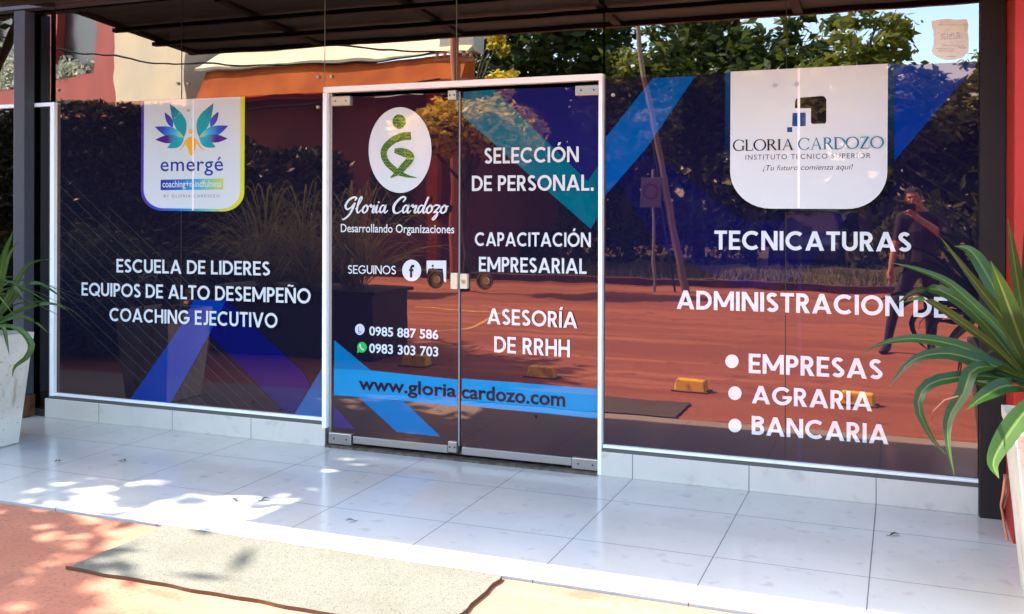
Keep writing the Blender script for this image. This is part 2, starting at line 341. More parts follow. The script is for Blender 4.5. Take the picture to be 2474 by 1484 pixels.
def glyph(ch, t=0.175):
    """geometric capitals, cap height 1 -> (width, [polygons])"""
    h = t / 2; q = []; rib = lambda p: q.extend(ribbon(p, t))
    acc = {'Ó': 'O', 'Í': 'I', 'Ñ': 'N', 'É': 'E'}
    if ch in acc:
        w, q = glyph(acc[ch], t)
        if ch == 'Ñ': q = q + ribbon([(w * .25, 1.12), (w * .38, 1.18), (w * .52, 1.15), (w * .64, 1.11), (w * .78, 1.17)], t * .55)
        else: q = q + [dg(w / 2 - t * .45, 1.09, w / 2 + t * .05, 1.28, t * 1.0)]
        return w, q
    if ch == 'A':
        w = .92; th = t * 1.12; q += [dg(0, 0, w / 2 - th / 2, 1, th), [(w - th, 0), (w, 0), (w / 2 + th / 2, 1), (w / 2 - th / 2, 1)], bx(.20, .20, w - .20, .20 + t * .85)]
    elif ch == 'B':
        w = .64; q += [bx(0, 0, t, 1)]; rib([(t, 1 - h), (.32, 1 - h)] + arcp(.32, .755, .21, .245 - h, 90, -90) + [(t, .51 + 0)]); rib([(t, .50), (.35, .50)] + arcp(.35, .25 + h / 2, .29 - h, .25 - h / 2, 90, -90) + [(t, h)])
    elif ch == 'C': w = .88; rib(arcp(.5, .5, .5 - h, .5 - h, 48, 312, 28))
    elif ch == 'D': w = .80; q += [bx(0, 0, t, 1)]; rib([(t, 1 - h), (.32, 1 - h)] + arcp(.32, .5, .48 - h, .5 - h, 90, -90, 22) + [(t, h)])
    elif ch == 'E': w = .58; q += [bx(0, 0, t, 1), bx(t, 0, w, t * .92), bx(t, 1 - t * .92, w, 1), bx(t, .5 - t * .45, w - .05, .5 + t * .45)]
    elif ch == 'G': w = .98; rib(arcp(.5, .5, .5 - h, .5 - h, 42, 352, 30)); q += [bx(.52, .5 - t * .8, .98, .5 + t * .1)]
    elif ch == 'H': w = .74; q += [bx(0, 0, t, 1), bx(w - t, 0, w, 1), bx(t, .5 - h, w - t, .5 + h)]
    elif ch == 'I': w = t; q += [bx(0, 0, t, 1)]
    elif ch == 'J': w = .44; rib([(w - h, 1), (w - h, .28)] + arcp(.17, .28, .27 - h, .28 - h, 0, -125, 12))
    elif ch == 'L': w = .54; q += [bx(0, 0, t, 1), bx(t, 0, w, t * .92)]
    elif ch == 'M':
        w = 1.02; th = t * 1.12; q += [bx(0, 0, t, 1), bx(w - t, 0, w, 1), [(w / 2 - th * .5, .18), (w / 2 + th * .5, .18), (t * 1.0, 1), (0, 1)], [(w / 2 - th * .5, .18), (w / 2 + th * .5, .18), (w, 1), (w - t, 1)]]
    elif ch == 'N': w = .82; th = t * 1.15; q += [bx(0, 0, t, 1), bx(w - t, 0, w, 1), [(w - th, 0), (w, 0), (th, 1), (0, 1)]]
    elif ch == 'O': w = 1.0; rib(arcp(.5, .5, .5 - h, .5 - h, 0, 360, 36))
    elif ch == 'Q': w = 1.0; rib(arcp(.5, .5, .5 - h, .5 - h, 0, 360, 36)); q += [[(.86, -.04), (1.04, -.04), (.72, .34), (.54, .34)]]
    elif ch == 'P': w = .60; q += [bx(0, 0, t, 1)]; rib([(t, 1 - h), (.31, 1 - h)] + arcp(.31, .69, .29 - h, .31 - h, 90, -90) + [(t, .38 + h)])
    elif ch == 'R':
        w = .66; q += [bx(0, 0, t, 1)]; rib([(t, 1 - h), (.31, 1 - h)] + arcp(.31, .69, .29 - h, .31 - h, 90, -90) + [(t, .38 + h)]); q += [[(w - t * 1.25, 0), (w, 0), (.42, .44), (.22, .44)]]
    elif ch == 'S':
        w = .60; rib(arcp(.30, .735, .28 - h, .265 - h, 28, 250, 14) + [(.32, .50)] + arcp(.30, .265, .30 - h, .265 - h, 62, -152, 14))
    elif ch == 'T': w = .66; q += [bx(w / 2 - h, 0, w / 2 + h, 1 - t * .92), bx(0, 1 - t * .92, w, 1)]
    elif ch == 'U': w = .74; rib([(h, 1), (h, .36)] + arcp(w / 2, .36, w / 2 - h, .36 - h, 180, 360, 18) + [(w - h, 1)])
    elif ch == 'V': w = .88; th = t * 1.12; q += [[(w / 2 - th / 2, 0), (w / 2 + th / 2, 0), (th, 1), (0, 1)], [(w / 2 - th / 2, 0), (w / 2 + th / 2, 0), (w, 1), (w - th, 1)]]
    elif ch == '.': w = t * 1.1; q += [bx(0, 0, w, w)]
    elif ch == ' ': w = .24
    else: w = .5
    return w, q
def lay_glyphs(gl, l, r, bl, br, cl, cr, y, name, m, parent, track=.10, extra=None):
    """gl: list of (width, polygons); l,r: left/right edge; bl,br baselines; cl,cr cap tops (all measured on the photograph)"""
    W = sum(g[0] for g in gl) + track * (len(gl) - 1)
    x0, z0 = F(l, bl); x1, z1 = F(r, br); h0 = F(l, cl)[1] - z0; h1 = F(r, cr)[1] - z1
    d = Deco(y); u = 0
    for w, polys in gl:
        for pl in polys:
            d.lay([(x0 + (x1 - x0) * (u + a) / W, z0 + (z1 - z0) * (u + a) / W + b * (h0 + (h1 - h0) * (u + a) / W)) for a, b in pl])
        u += w + track
    return d.build(name, m, parent)
def caps(s, l, r, bl, br, cl, cr, m, parent, y=-0.0035, t=0.175, track=.10, name='lettering'):
    return lay_glyphs([glyph(c, t) for c in s], l, r, bl, br, cl, cr, y, name, m, parent, track)
FONT_CAP = {}
def font_text(s, l, r, bl, br, hl, hr, m, parent, y=-0.0035, bold=0.0, shear=0.0, ref='H', spacing=1.0, name='lettering', colfn=None):
    """built-in typeface; hl/hr: pixel y of the top of the reference letter at the left/right end"""
    def grab(txt):
        cu = bpy.data.curves.new('tmp', 'FONT'); cu.body = txt; cu.offset = bold; cu.shear = shear; cu.space_character = spacing; cu.resolution_u = 4
        o = bpy.data.objects.new('tmp', cu); col.objects.link(o); dgp = bpy.context.evaluated_depsgraph_get()
        me = bpy.data.meshes.new_from_object(o.evaluated_get(dgp)); col.objects.unlink(o); bpy.data.objects.remove(o); bpy.data.curves.remove(cu)
        V = [tuple(v.co) for v in me.vertices]; Fc = [tuple(p.vertices) for p in me.polygons]; bpy.data.meshes.remove(me); return V, Fc
    V, Fc = grab(s); Vr, _ = grab(ref); top = max(v[1] for v in Vr) - bold * 0
    a = min(v[0] for v in V); b = max(v[0] for v in V)
    x0, z0 = F(l, bl); x1, z1 = F(r, br); h0 = F(l, hl)[1] - z0; h1 = F(r, hr)[1] - z1
    mb = MB()
    for v in V:
        k = (v[0] - a) / (b - a); mb.v.append((x0 + (x1 - x0) * k, y, z0 + (z1 - z0) * k + v[1] / top * (h0 + (h1 - h0) * k)))
    mb.f = Fc; mb.mi = [0] * len(Fc)
    o = mb.build(name, m, parent, fix=False)
    bm = bmesh.new(); bm.from_mesh(o.data); bm.normal_update(); fl = [f for f in bm.faces if f.normal.y > 0]
    if fl: bmesh.ops.reverse_faces(bm, faces=fl)
    bm.to_mesh(o.data); bm.free()
    return o
def colour_attr(o, fn):
    at = o.data.color_attributes.new('Col', 'FLOAT_COLOR', 'CORNER')
    for lp in o.data.loops:
        c = fn(o.data.vertices[lp.vertex_index].co); at.data[lp.index].color = (*c, 1)
GRAD = attr_mat('print_gradient')
def ramp(stops, t):
    t = max(0, min(1, t))
    for (a, ca), (b, cb) in zip(stops, stops[1:]):
        if t <= b: k = (t - a) / (b - a); return tuple(ca[i] + (cb[i] - ca[i]) * k for i in range(3))
    return stops[-1][1]
PW = print_mat((206, 218, 217)); PK = print_mat((20, 18, 24))
def film(pts, rgb, parent, y, name='printed_shape', label=None):
    d = Deco(y); d.px(pts); o = d.build(name, print_mat(rgb), parent)
    if label: o['label'] = label
    return o
def hatch(parent, y, lines, width=0.0035, rgb=(58, 56, 62)):
    d = Deco(y)
    for a, b in lines:
        p, q = F(*a), F(*b)
        for f in ribbon([p, q], width): d.lay(f)
    return d.build('hatch_pattern', print_mat(rgb), parent)

def round_bolt(x, z, parent, r=0.011):
    g = MB(); n = 14
    g.tube([(x, 0.0, z), (x, -0.012, z)], r, n); g.tube([(x, -0.0121, z), (x, -0.0165, z)], r * .55, n)
    return g.build('glass_bolt', STEEL, parent)

# ================================================================== LEFT SHOP WINDOW
ZT = F(1236, 0)[1]
GT = 2.905       # top of the glazing under the canopy
def px_x(p): return F(p, 500)[0]
def topz(px, py): return F(px, py)[1]
ZP = 2.222                      # top of the film
XL, XS, XD0 = px_x(131), px_x(438), px_x(787)
wl = thing('shop_window', 'wide shop window with a dark film reading escuela de lideres under a butterfly emblem', 'window', ((XL + XD0) / 2, 0, ZR))
g = MB(); g.box(XL + 0.012, XS - 0.002, 0.0, 0.010, ZR + 0.03, GT); g.build('glass_pane', GLASS, wl)
g = MB(); g.box(XS + 0.002, XD0 - 0.012, 0.0, 0.010, ZR + 0.03, GT); g.build('glass_pane', GLASS, wl)
g = MB()
g.box(XL - 0.010, XL + 0.028, -0.030, 0.030, ZR + 0.002, ZP + 0.015)
fr = g.build('frame_upright', WHITE_ALU, wl, bevel=0.002)
g = MB(); g.box(XL + 0.029, XD0 - 0.001, -0.028, 0.030, ZR + 0.022, ZR + 0.040); g.build('bottom_rail', WHITE_ALU, wl, bevel=0.002)
g = MB(); g.box(XL - 0.012, XD0 - 0.001, -0.033, 0.028, ZR + 0.001, ZR + 0.020); g.build('sill_strip', mat('dark_sill', (0.10, 0.095, 0.085), 0.5), wl)
FY = -0.0006
def film_sheet(x0, x1, z0, z1, parent, y=FY, rgb=(21, 21, 36)):
    g = MB(); g.box(x0, x1, y, -0.0002, z0, z1); return g.build('dark_film', print_mat(rgb), parent)
film_sheet(XL + 0.026, XD0 - 0.012, ZR + 0.040, ZP, wl)
# diagonal hatching
ln = []
for k in range(-2, 26):
    x0 = 137 + k * 33 - 250; y0 = 430
    a = (x0, y0); b = (x0 + 590, y0 + 560)
    # clip to the film
    pts = []
    for s in range(60):
        t0, t1 = s / 60, (s + 1) / 60
        m_ = (a[0] + (b[0] - a[0]) * (t0 + t1) / 2, a[1] + (b[1] - a[1]) * (t0 + t1) / 2)
        lim = 966 + (m_[0] - 130) * 0.0855 - 6
        if m_[0] > 140 and m_[1] < lim and m_[0] < 700 and not (m_[0] > 330 and m_[1] < 640) and (m_[0] - 137) < (m_[1] - 395) * 1.15: pts.append(s)
    if pts:
        t0, t1 = pts[0] / 60, (pts[-1] + 1) / 60
        ln.append(((a[0] + (b[0] - a[0]) * t0, a[1] + (b[1] - a[1]) * t0), (a[0] + (b[0] - a[0]) * t1, a[1] + (b[1] - a[1]) * t1)))
hatch(wl, -0.0008, ln, 0.0042, (58, 60, 62))
def railpy(px): return 965.5 + (px - 130) * 0.0835
film([(440, 790), (470, 728), (548, 728), (508, 812), (410, railpy(410)), (310, railpy(310))], (0, 52, 136), wl, -0.0026, label='royal blue left leg of the printed peak')
film([(548, 728), (738, 905), (752, 935), (706, railpy(706)), (508, 812)], (10, 16, 84), wl, -0.0027, label='violet blue right leg of the printed peak')
film([(783, 888), (783, railpy(783)), (708, railpy(708))], (8, 84, 140), wl, -0.0028, label='light blue printed triangle in the window corner')
# emblem shield
def crop1(x, y): return (296.9 + x * .2133, 217.7 + y * .2133)
def shield_pts(x0, x1, tl, tr, bl, br, r, n=10):
    """rounded lower corners; tl/tr top y at left/right; bl/br bottom y"""
    pts = [(x1, tr), (x0, tl)]
    pts += [(x0 + r - r * math.cos(R(90 * i / n)), bl - r * .92 + r * .92 * math.sin(R(90 * i / n))) for i in range(n + 1)]
    pts += [(x1 - r + r * math.sin(R(90 * i / n)), br - r * .92 + r * .92 * math.cos(R(90 * i / n))) for i in range(n + 1)]
    return pts
d = Deco(-0.0029); d.px(shield_pts(341, 590.5, 250, 237.5, 514, 515, 52)); sh = d.build('emblem_shield', GRAD, wl)
sx0, sx1 = F(341, 400)[0], F(590, 400)[0]
bm = bmesh.new(); bm.from_mesh(sh.data); bmesh.ops.triangulate(bm, faces=bm.faces); bmesh.ops.subdivide_edges(bm, edges=bm.edges, cuts=3, use_grid_fill=True); bm.to_mesh(sh.data); bm.free()
ST = [(0, lin((86, 60, 160))), (.12, lin((60, 70, 185))), (.40, lin((30, 120, 205))), (.62, lin((70, 190, 190))), (.80, lin((190, 205, 70))), (1, lin((205, 210, 50)))]
colour_attr(sh, lambda c: ramp(ST, (c.x - sx0) / (sx1 - sx0)))
sh['label'] = 'white emblem shield with a violet to lime border'
d = Deco(-0.0030); d.px(shield_pts(347.5, 580.5, 249, 237.5, 508, 509, 48)); d.build('shield_face', PW, sh)
# wings: petals with printed gradients
def smooth_poly(pts, n=5):
    out = []; m = len(pts)
    for i in range(m):
        p0, p1, p2, p3 = [Vector(pts[(i + k - 1) % m]) for k in range(4)]
        for s in range(n):
            t = s / n; out.append(tuple(0.5 * ((2 * p1) + (-p0 + p2) * t + (2 * p0 - 5 * p1 + 4 * p2 - p3) * t * t + (-p0 + 3 * p1 - 3 * p2 + p3) * t ** 3)))
    return out
def petal(tip, base, bulge1, bulge2, n=10):
    tx, ty = tip; bx_, by = base; L = []; Rr = []
    dx, dy = tx - bx_, ty - by; ln_ = math.hypot(dx, dy); nx, ny = -dy / ln_, dx / ln_
    for i in range(n + 1):
        t = i / n; s = math.sin(math.pi * t ** 0.85)
        L.append((bx_ + dx * t + nx * bulge1 * s, by + dy * t + ny * bulge1 * s)); Rr.append((bx_ + dx * t - nx * bulge2 * s, by + dy * t - ny * bulge2 * s))
    return L + Rr[::-1][1:-1]
TEAL, CYAN, BLUE, VIO, LIME, DTEAL = [lin(c) for c in ((40, 160, 165), (60, 180, 205), (50, 90, 195), (85, 45, 130), (190, 215, 90), (20, 100, 120))]
wing_defs = [
    ((470, 275), (560, 450), 40, 30, [BLUE, VIO]), ((528, 178), (690, 560), 95, 45, [TEAL, TEAL, DTEAL]),
    ((360, 440), (690, 560), 62, 62, [LIME, CYAN, BLUE, VIO]), ((365, 585), (640, 560), 40, 55, [CYAN, VIO, VIO]), ((500, 680), (690, 560), 38, 60, [CYAN, TEAL, TEAL])]
k = 0
for side in (0, 1):
    for tip, base, b1, b2, cs in wing_defs:
        if side:
            f_ = lambda p: (1552 - p[0], p[1] - 22 * (p[0] < 600) * 0 - 24 * ((1552 - 2 * p[0]) / 1200))
            tip2, base2 = f_(tip), f_(base); pl = petal(tip2, base2, b2, b1)
        else: tip2, base2 = tip, base; pl = petal(tip, base, b1, b2)
        d = Deco(-0.00320 - 0.00004 * k); k += 1
        # fan from base so that colours run along the petal
        ring = [crop1(*p) for p in pl]; m_ = len(ring)
        half = m_ // 2
        for i in range(half):
            a, b, c_, e = ring[i], ring[(i + 1)], ring[-(i + 1)] if i + 1 < half else ring[half], ring[-i] if i else ring[0]
            quad = [a, b, c_, e]
            if i == 0: quad = [a, b, c_]
            d.px(quad)
            d.k -= 1
        o = d.build('wing_petal', GRAD, sh)
        tb, bb = Vector(F(*crop1(*tip2))), Vector(F(*crop1(*base2)))
        def cf(co, tb=tb, bb=bb, cs=cs):
            v = tb - bb; t = (Vector((co.x, co.z)) - bb).dot(v) / v.length_squared
            return ramp([(i / (len(cs) - 1), c) for i, c in enumerate(cs)], t)
        colour_attr(o, cf)
YEL = print_mat((240, 180, 40))
d = Deco(-0.0034)
d.px([crop1(*p) for p in ell(768, 488, 28, 30, 20)])
d.px([crop1(*p) for p in [(735, 560), (770, 552), (805, 560), (832, 610), (822, 680), (800, 740), (775, 768), (755, 745), (738, 690), (712, 640)]])
for pl in ribbon([crop1(*p) for p in [(745, 575), (712, 600), (680, 660), (635, 712)]], [5, 4, 3, 1]): d.px(pl)
for pl in ribbon([crop1(*p) for p in [(805, 575), (840, 610), (875, 668), (930, 708)]], [5, 4, 3, 1]): d.px(pl)
d.build('figure_mark', YEL, sh)
INK = print_mat((44, 66, 150))
font_text('emergé', 388, 539, 418.5, 416.5, 396.2, 393.6, INK, sh, bold=0.006, ref='x', spacing=1.06)
d = Deco(-0.0033)
n = 24
for i in range(n):
    a, b = 388.5 + 151 * i / n, 388.5 + 151 * (i + 1) / n
    ty = lambda x: 439.5 - 4.5 * (x - 388.5) / 151; by = lambda x: 464.5 - 2.5 * (x - 388.5) / 151
    d.px([(a, ty(a)), (b, ty(b)), (b, by(b)), (a, by(a))]); d.k -= 1
o = d.build('tagline_bar', GRAD, sh)
b0, b1 = F(388, 450)[0], F(540, 450)[0]
colour_attr(o, lambda c: ramp([(0, lin((50, 60, 150))), (.3, lin((40, 100, 190))), (.55, lin((40, 165, 205))), (.8, lin((130, 200, 150))), (1, lin((195, 210, 80)))], (c.x - b0) / (b1 - b0)))
font_text('coaching+mindfulness', 393, 535, 457.5, 455.5, 447, 444.5, PW, sh, bold=0.012, ref='x')
font_text('BY GLORIA CARDOZO', 396, 531, 482, 481, 475, 474, print_mat((120, 118, 130)), sh, spacing=1.35)
# writing
caps('ESCUELA DE LIDERES', 283, 656.5, 663.5, 669, 631, 635, PW, wl)
caps('EQUIPOS DE ALTO DESEMPEÑO', 199, 756.5, 719.5, 736, 688, 699, PW, wl)
caps('COACHING EJECUTIVO', 267, 675.5, 781, 795.5, 749, 759, PW, wl)
d = Deco(-0.0035); d.px([(464.5, 245), (467.5, 245), (468.5, 513), (465, 513)]); d.build('film_seam', print_mat((248, 247, 252)), sh)
for q in [(140, 224), (429, 207), (454, 207), (455, 272), (768, 189), (768, 262), (134, 258)]:
    x, z = F(*q); round_bolt(x, z, wl, 0.010)
g = MB(); g.box(XS - 0.002, XS + 0.002, -0.0024, 0.011, ZR + 0.04, GT - 0.002); g.build('glass_joint', RUBBER, wl)

# ================================================================== TRANSOM PANES OVER THE DOORS
XD1 = px_x(1452)
XM = px_x(1101)
ZDT = F(1236, 205)[1]            # top of the door frame
for a, b, lb in ((XD0 - 0.010, XM - 0.002, 'clear dark transom pane over the left glass door'), (XM + 0.002, XD1 + 0.010, 'clear dark transom pane over the right glass door')):
    t = thing('transom_pane', lb, 'window pane', ((a + b) / 2, 0, ZDT + 0.02), 'transom panes over the doors')
    g = MB(); g.box(a + 0.002, b - 0.002, 0.0, 0.010, ZDT + 0.004, GT); g.build('glass_pane', GLASS, t)
    g = MB(); g.box(a - 0.002, a + 0.0015, -0.0015, 0.011, ZDT + 0.004, GT - 0.003); g.build('glass_joint', mat('pane_edge', (0.20, 0.24, 0.20), 0.3), t)
    if a < XM - 0.1:
        x, z = F(800, 188); round_bolt(x, z, t, 0.010)

# ================================================================== DOOR FRAME
df = thing('door_frame', 'slim white metal frame around the pair of glass doors', 'door frame', ((XD0 + XD1) / 2, 0, 0))
x0o, x0i = px_x(786), px_x(795.5); x1i, x1o = px_x(1449), px_x(1458)
g = MB(); g.box(x0o, x0i, -0.036, 0.036, ZR - 0.02, ZDT - 0.001); g.build('jamb', WHITE_ALU, df, bevel=0.002)
g = MB(); g.box(x0o + 0.006, x0i, -0.034, 0.036, 0.001, ZR - 0.021); g.build('jamb_foot', mat('jamb_foot_metal', (0.10, 0.095, 0.085), 0.5), df)
g = MB(); g.box(x1i, x1o, -0.036, 0.036, 0.001, ZDT - 0.001); g.build('jamb', WHITE_ALU, df, bevel=0.002)
g = MB(); g.box(x0o, x1o, -0.030, 0.036, ZDT, ZDT + 0.036); g.build('head_rail', WHITE_ALU, df, bevel=0.002)
g = MB(); g.box(x0i + 0.001, x0i + 0.020, -0.004, 0.034, 0.012, ZDT - 0.002); g.build('jamb_stop', ALU, df)
g = MB(); g.box(x0i + 0.002, x1i - 0.002, -0.05, 0.06, 0.001, 0.012); g.build('threshold', mat('worn_threshold', (0.13, 0.10, 0.075), 0.6, noise=(20, (0.05, 0.04, 0.03), 0.4, 0.6)), df)

# ================================================================== DOORS
DZ0, DZ1 = 0.030, ZDT - 0.028
xc = px_x(1113)
dl0, dl1 = x0i + 0.022, xc - 0.003
dr0, dr1 = xc + 0.003, x1i - 0.006
def hole_sheet(x0, x1, z0, z1, cx, cz, r, y0, y1, name, m, parent, n=28):
    """a sheet with a round hole for the finger pull"""
    g = MB(); ring = [(cx + r * math.cos(2 * math.pi * i / n), cz + r * math.sin(2 * math.pi * i / n)) for i in range(n)]
    def out(i):
        a = 2 * math.pi * i / n; s = 0.06; return (cx + s * max(-1, min(1, 1.415 * math.cos(a))), cz + s * max(-1, min(1, 1.415 * math.sin(a))))
    for yy in (y0, y1):
        for i in range(n):
            a, b = ring[i], ring[(i + 1) % n]; c, d_ = out(i + 1), out(i)
            g.face([(a[0], yy, a[1]), (b[0], yy, b[1]), (c[0], yy, c[1]), (d_[0], yy, d_[1])])
        s = 0.06
        for r_ in ((x0, cx - s, z0, z1), (cx + s, x1, z0, z1), (cx - s, cx + s, z0, cz - s), (cx - s, cx + s, cz + s, z1)):
            g.face([(r_[0], yy, r_[2]), (r_[1], yy, r_[2]), (r_[1], yy, r_[3]), (r_[0], yy, r_[3])])
    for i in range(n):
        a, b = ring[i], ring[(i + 1) % n]; g.face([(a[0], y0, a[1]), (b[0], y0, b[1]), (b[0], y1, b[1]), (a[0], y1, a[1])])
    for a, b in (((x0, z0), (x1, z0)), ((x1, z0), (x1, z1)), ((x1, z1), (x0, z1)), ((x0, z1), (x0, z0))):
        g.face([(a[0], y0, a[1]), (b[0], y0, b[1]), (b[0], y1, b[1]), (a[0], y1, a[1])])
    o = g.build(name, m, parent, fix=False)
    bm = bmesh.new(); bm.from_mesh(o.data); bmesh.ops.remove_doubles(bm, verts=bm.verts, dist=1e-5); bmesh.ops.recalc_face_normals(bm, faces=bm.faces); bm.to_mesh(o.data); bm.free()
    return o
def finger_pull(cx, cz, parent):
    g = MB(); n = 28; r0, r1 = 0.043, 0.052
    for i in range(n):
        a0, a1 = 2 * math.pi * i / n, 2 * math.pi * (i + 1) / n
        for (ra, ya, rb, yb) in ((r0, -0.006, r1, -0.006), (r1, -0.006, r1, -0.0006), (r0, 0.02, r0, -0.006)):
            g.face([(cx + ra * math.cos(a0), ya, cz + ra * math.sin(a0)), (cx + rb * math.cos(a0), yb, cz + rb * math.sin(a0)), (cx + rb * math.cos(a1), yb, cz + rb * math.sin(a1)), (cx + ra * math.cos(a1), ya, cz + ra * math.sin(a1))])
    cup = MB(); cup.tube([(cx, 0.019, cz), (cx, 0.0235, cz)], r0 - .0005, n); cup.tube([(cx + .004, 0.0185, cz), (cx + .004, 0.006, cz), (cx + .004, 0.002, cz)], [.030, .027, .020], n)
    cup.build('pull_cup', mat('brown_reflection_tone', (0.16, 0.085, 0.05), 0.22, metal=0.5), parent)  # brown painted in for the reflection inside the ring
    return g.build('finger_pull', mat('pull_metal', (0.05, 0.04, 0.035), 0.25, metal=0.6), parent, smooth=False)
def fitting(x0, x1, z0, z1, parent, name='patch_fitting'):
    g = MB(); g.box(x0, x1, -0.022, 0.022, z0, z1); o = g.build(name, STEEL, parent, bevel=0.004)
    g = MB()
    for fx in (.25, .8): g.tube([(x0 + (x1 - x0) * fx, -0.0222, (z0 + z1) / 2), (x0 + (x1 - x0) * fx, -0.0245, (z0 + z1) / 2)], 0.005, 10)
    g.build('screw', RUBBER, o)
    return o

ld = thing('glass_door', 'glass door leaf with a green figure roundel and phone numbers in white', 'door', (dl0, 0, DZ0), 'pair of printed glass doors')
cx1, cz1 = F(1052.5, 677.5)
hole_sheet(dl0, dl1, DZ0, DZ1, cx1, cz1, 0.043, 0.0, 0.010, 'glass_pane', GLASS_DOOR, ld)
hole_sheet(dl0 + 0.001, dl1 - 0.008, DZ0 + 0.05, DZ1 - 0.001, cx1, cz1, 0.0435, FY, -0.0002, 'dark_film', print_mat((22, 20, 37)), ld)
finger_pull(cx1, cz1, ld)
g = MB(); g.box(dl1 - 0.009, dl1, -0.005, 0.014, DZ0 + 0.05, DZ1); g.build('edge_strip', mat('clear_edge_strip', (0.22, 0.225, 0.23), 0.2), ld)
g = MB(); g.box(dl0 + 0.16, dl1 - 0.075, -0.012, 0.012, DZ0 + 0.002, DZ0 + 0.046); g.build('bottom_rail', ALU, ld, bevel=0.002)
fitting(dl0 - 0.012, dl0 + 0.150, DZ0 - 0.012, DZ0 + 0.058, ld)
fitting(dl0, dl0 + 0.135, DZ1 - 0.058, DZ1 + 0.004, ld)
fitting(dl1 - 0.068, dl1 - 0.012, DZ0 + 0.01, DZ0 + 0.075, ld, 'floor_bolt')
fitting(dl1 - 0.075, dl1 - 0.022, DZ1 - 0.050, DZ1 + 0.010, ld, 'strike_plate')
LX = lambda: F(812, 500)[0]
film([(809, 824), (897, 897), (1108, 918), (1108, 983), (978, 970), (869, 961), (809, 957)], (0, 132, 184), ld, -0.0012, label='bright blue band across the door with the web address')
film([(809, 824), (896, 897), (809, 893)], (10, 104, 154), ld, -0.0014)
film([(869, 961), (978, 971), (1067, 1056), (962, 1045)], (0, 104, 162), ld, -0.0013, label='blue diagonal stripe running down from the band')
film([(809, 982), (862, 1040), (809, 1034)], (30, 26, 100), ld, -0.0013, label='violet corner triangle of the print')
film([(1092, 226), (1105, 225), (1105, 275)], (30, 105, 115), ld, -0.0013)
# roundel
d = Deco(-0.0030); d.px(ell(966, 364.5, 76, 103.5, 56)); ro = d.build('roundel', PW, ld); ro['label'] = 'white oval roundel with a green running figure'
def crop3(x, y): return (811.5 + x * .2401, 237.5 + y * .2401)
GRN = bpy.data.materials.new('green_weave_print'); GRN.use_nodes = True
nt = GRN.node_tree; pb = nt.nodes['Principled BSDF']; pb.inputs['Roughness'].default_value = 0.012; pb.inputs['IOR'].default_value = 1.86
ge = nt.nodes.new('ShaderNodeNewGeometry'); sx = nt.nodes.new('ShaderNodeSeparateXYZ'); nt.links.new(ge.outputs['Position'], sx.inputs[0]); cbx = nt.nodes.new('ShaderNodeCombineXYZ')
nt.links.new(sx.outputs[0], cbx.inputs[0]); nt.links.new(sx.outputs[2], cbx.inputs[1])
br = nt.nodes.new('ShaderNodeTexBrick'); br.inputs['Scale'].default_value = 1.0; br.inputs['Brick Width'].default_value = 0.022; br.inputs['Row Height'].default_value = 0.009; br.inputs['Mortar Size'].default_value = 0.0022
br.inputs['Color1'].default_value = (*lin((130, 175, 60)), 1); br.inputs['Color2'].default_value = (*lin((80, 135, 65)), 1); br.inputs['Mortar'].default_value = (*lin((25, 55, 35)), 1)
nt.links.new(cbx.outputs[0], br.inputs['Vector']); nt.links.new(br.outputs['Color'], pb.inputs['Base Color'])
d = Deco(-0.0032)
d.px([crop3(*p) for p in ell(633, 243, 68, 74, 24)])
def brush(pts, ws, n=6):
    P = [pts[0]] + pts + [pts[-1]]; W_ = [ws[0]] + ws + [ws[-1]]; out = []; ow = []
    for i in range(1, len(P) - 2):
        p0, p1, p2, p3 = [Vector(P[i + k_]) for k_ in (-1, 0, 1, 2)]
        for s in range(n):
            t = s / n; out.append(tuple(0.5 * ((2 * p1) + (-p0 + p2) * t + (2 * p0 - 5 * p1 + 4 * p2 - p3) * t * t + (-p0 + 3 * p1 - 3 * p2 + p3) * t ** 3))); ow.append(W_[i] + (W_[i + 1] - W_[i]) * t)
    out.append(P[-1]); ow.append(W_[-1]); return ribbon(out, ow)
for pts, ws in (([(752, 385), (660, 395), (570, 435), (500, 500), (480, 570), (510, 650), (580, 720), (650, 765), (740, 795), (815, 806)], [80, 80, 72, 66, 62, 60, 58, 48, 22, 4]),
                ([(590, 535), (650, 545), (710, 562), (755, 590), (735, 640), (690, 690), (640, 745), (600, 775), (552, 808)], [40, 75, 85, 62, 72, 70, 60, 34, 4])):
    for pl in brush(pts, ws): d.px([crop3(*p) for p in pl])
d.build('figure_mark', GRN, ro)
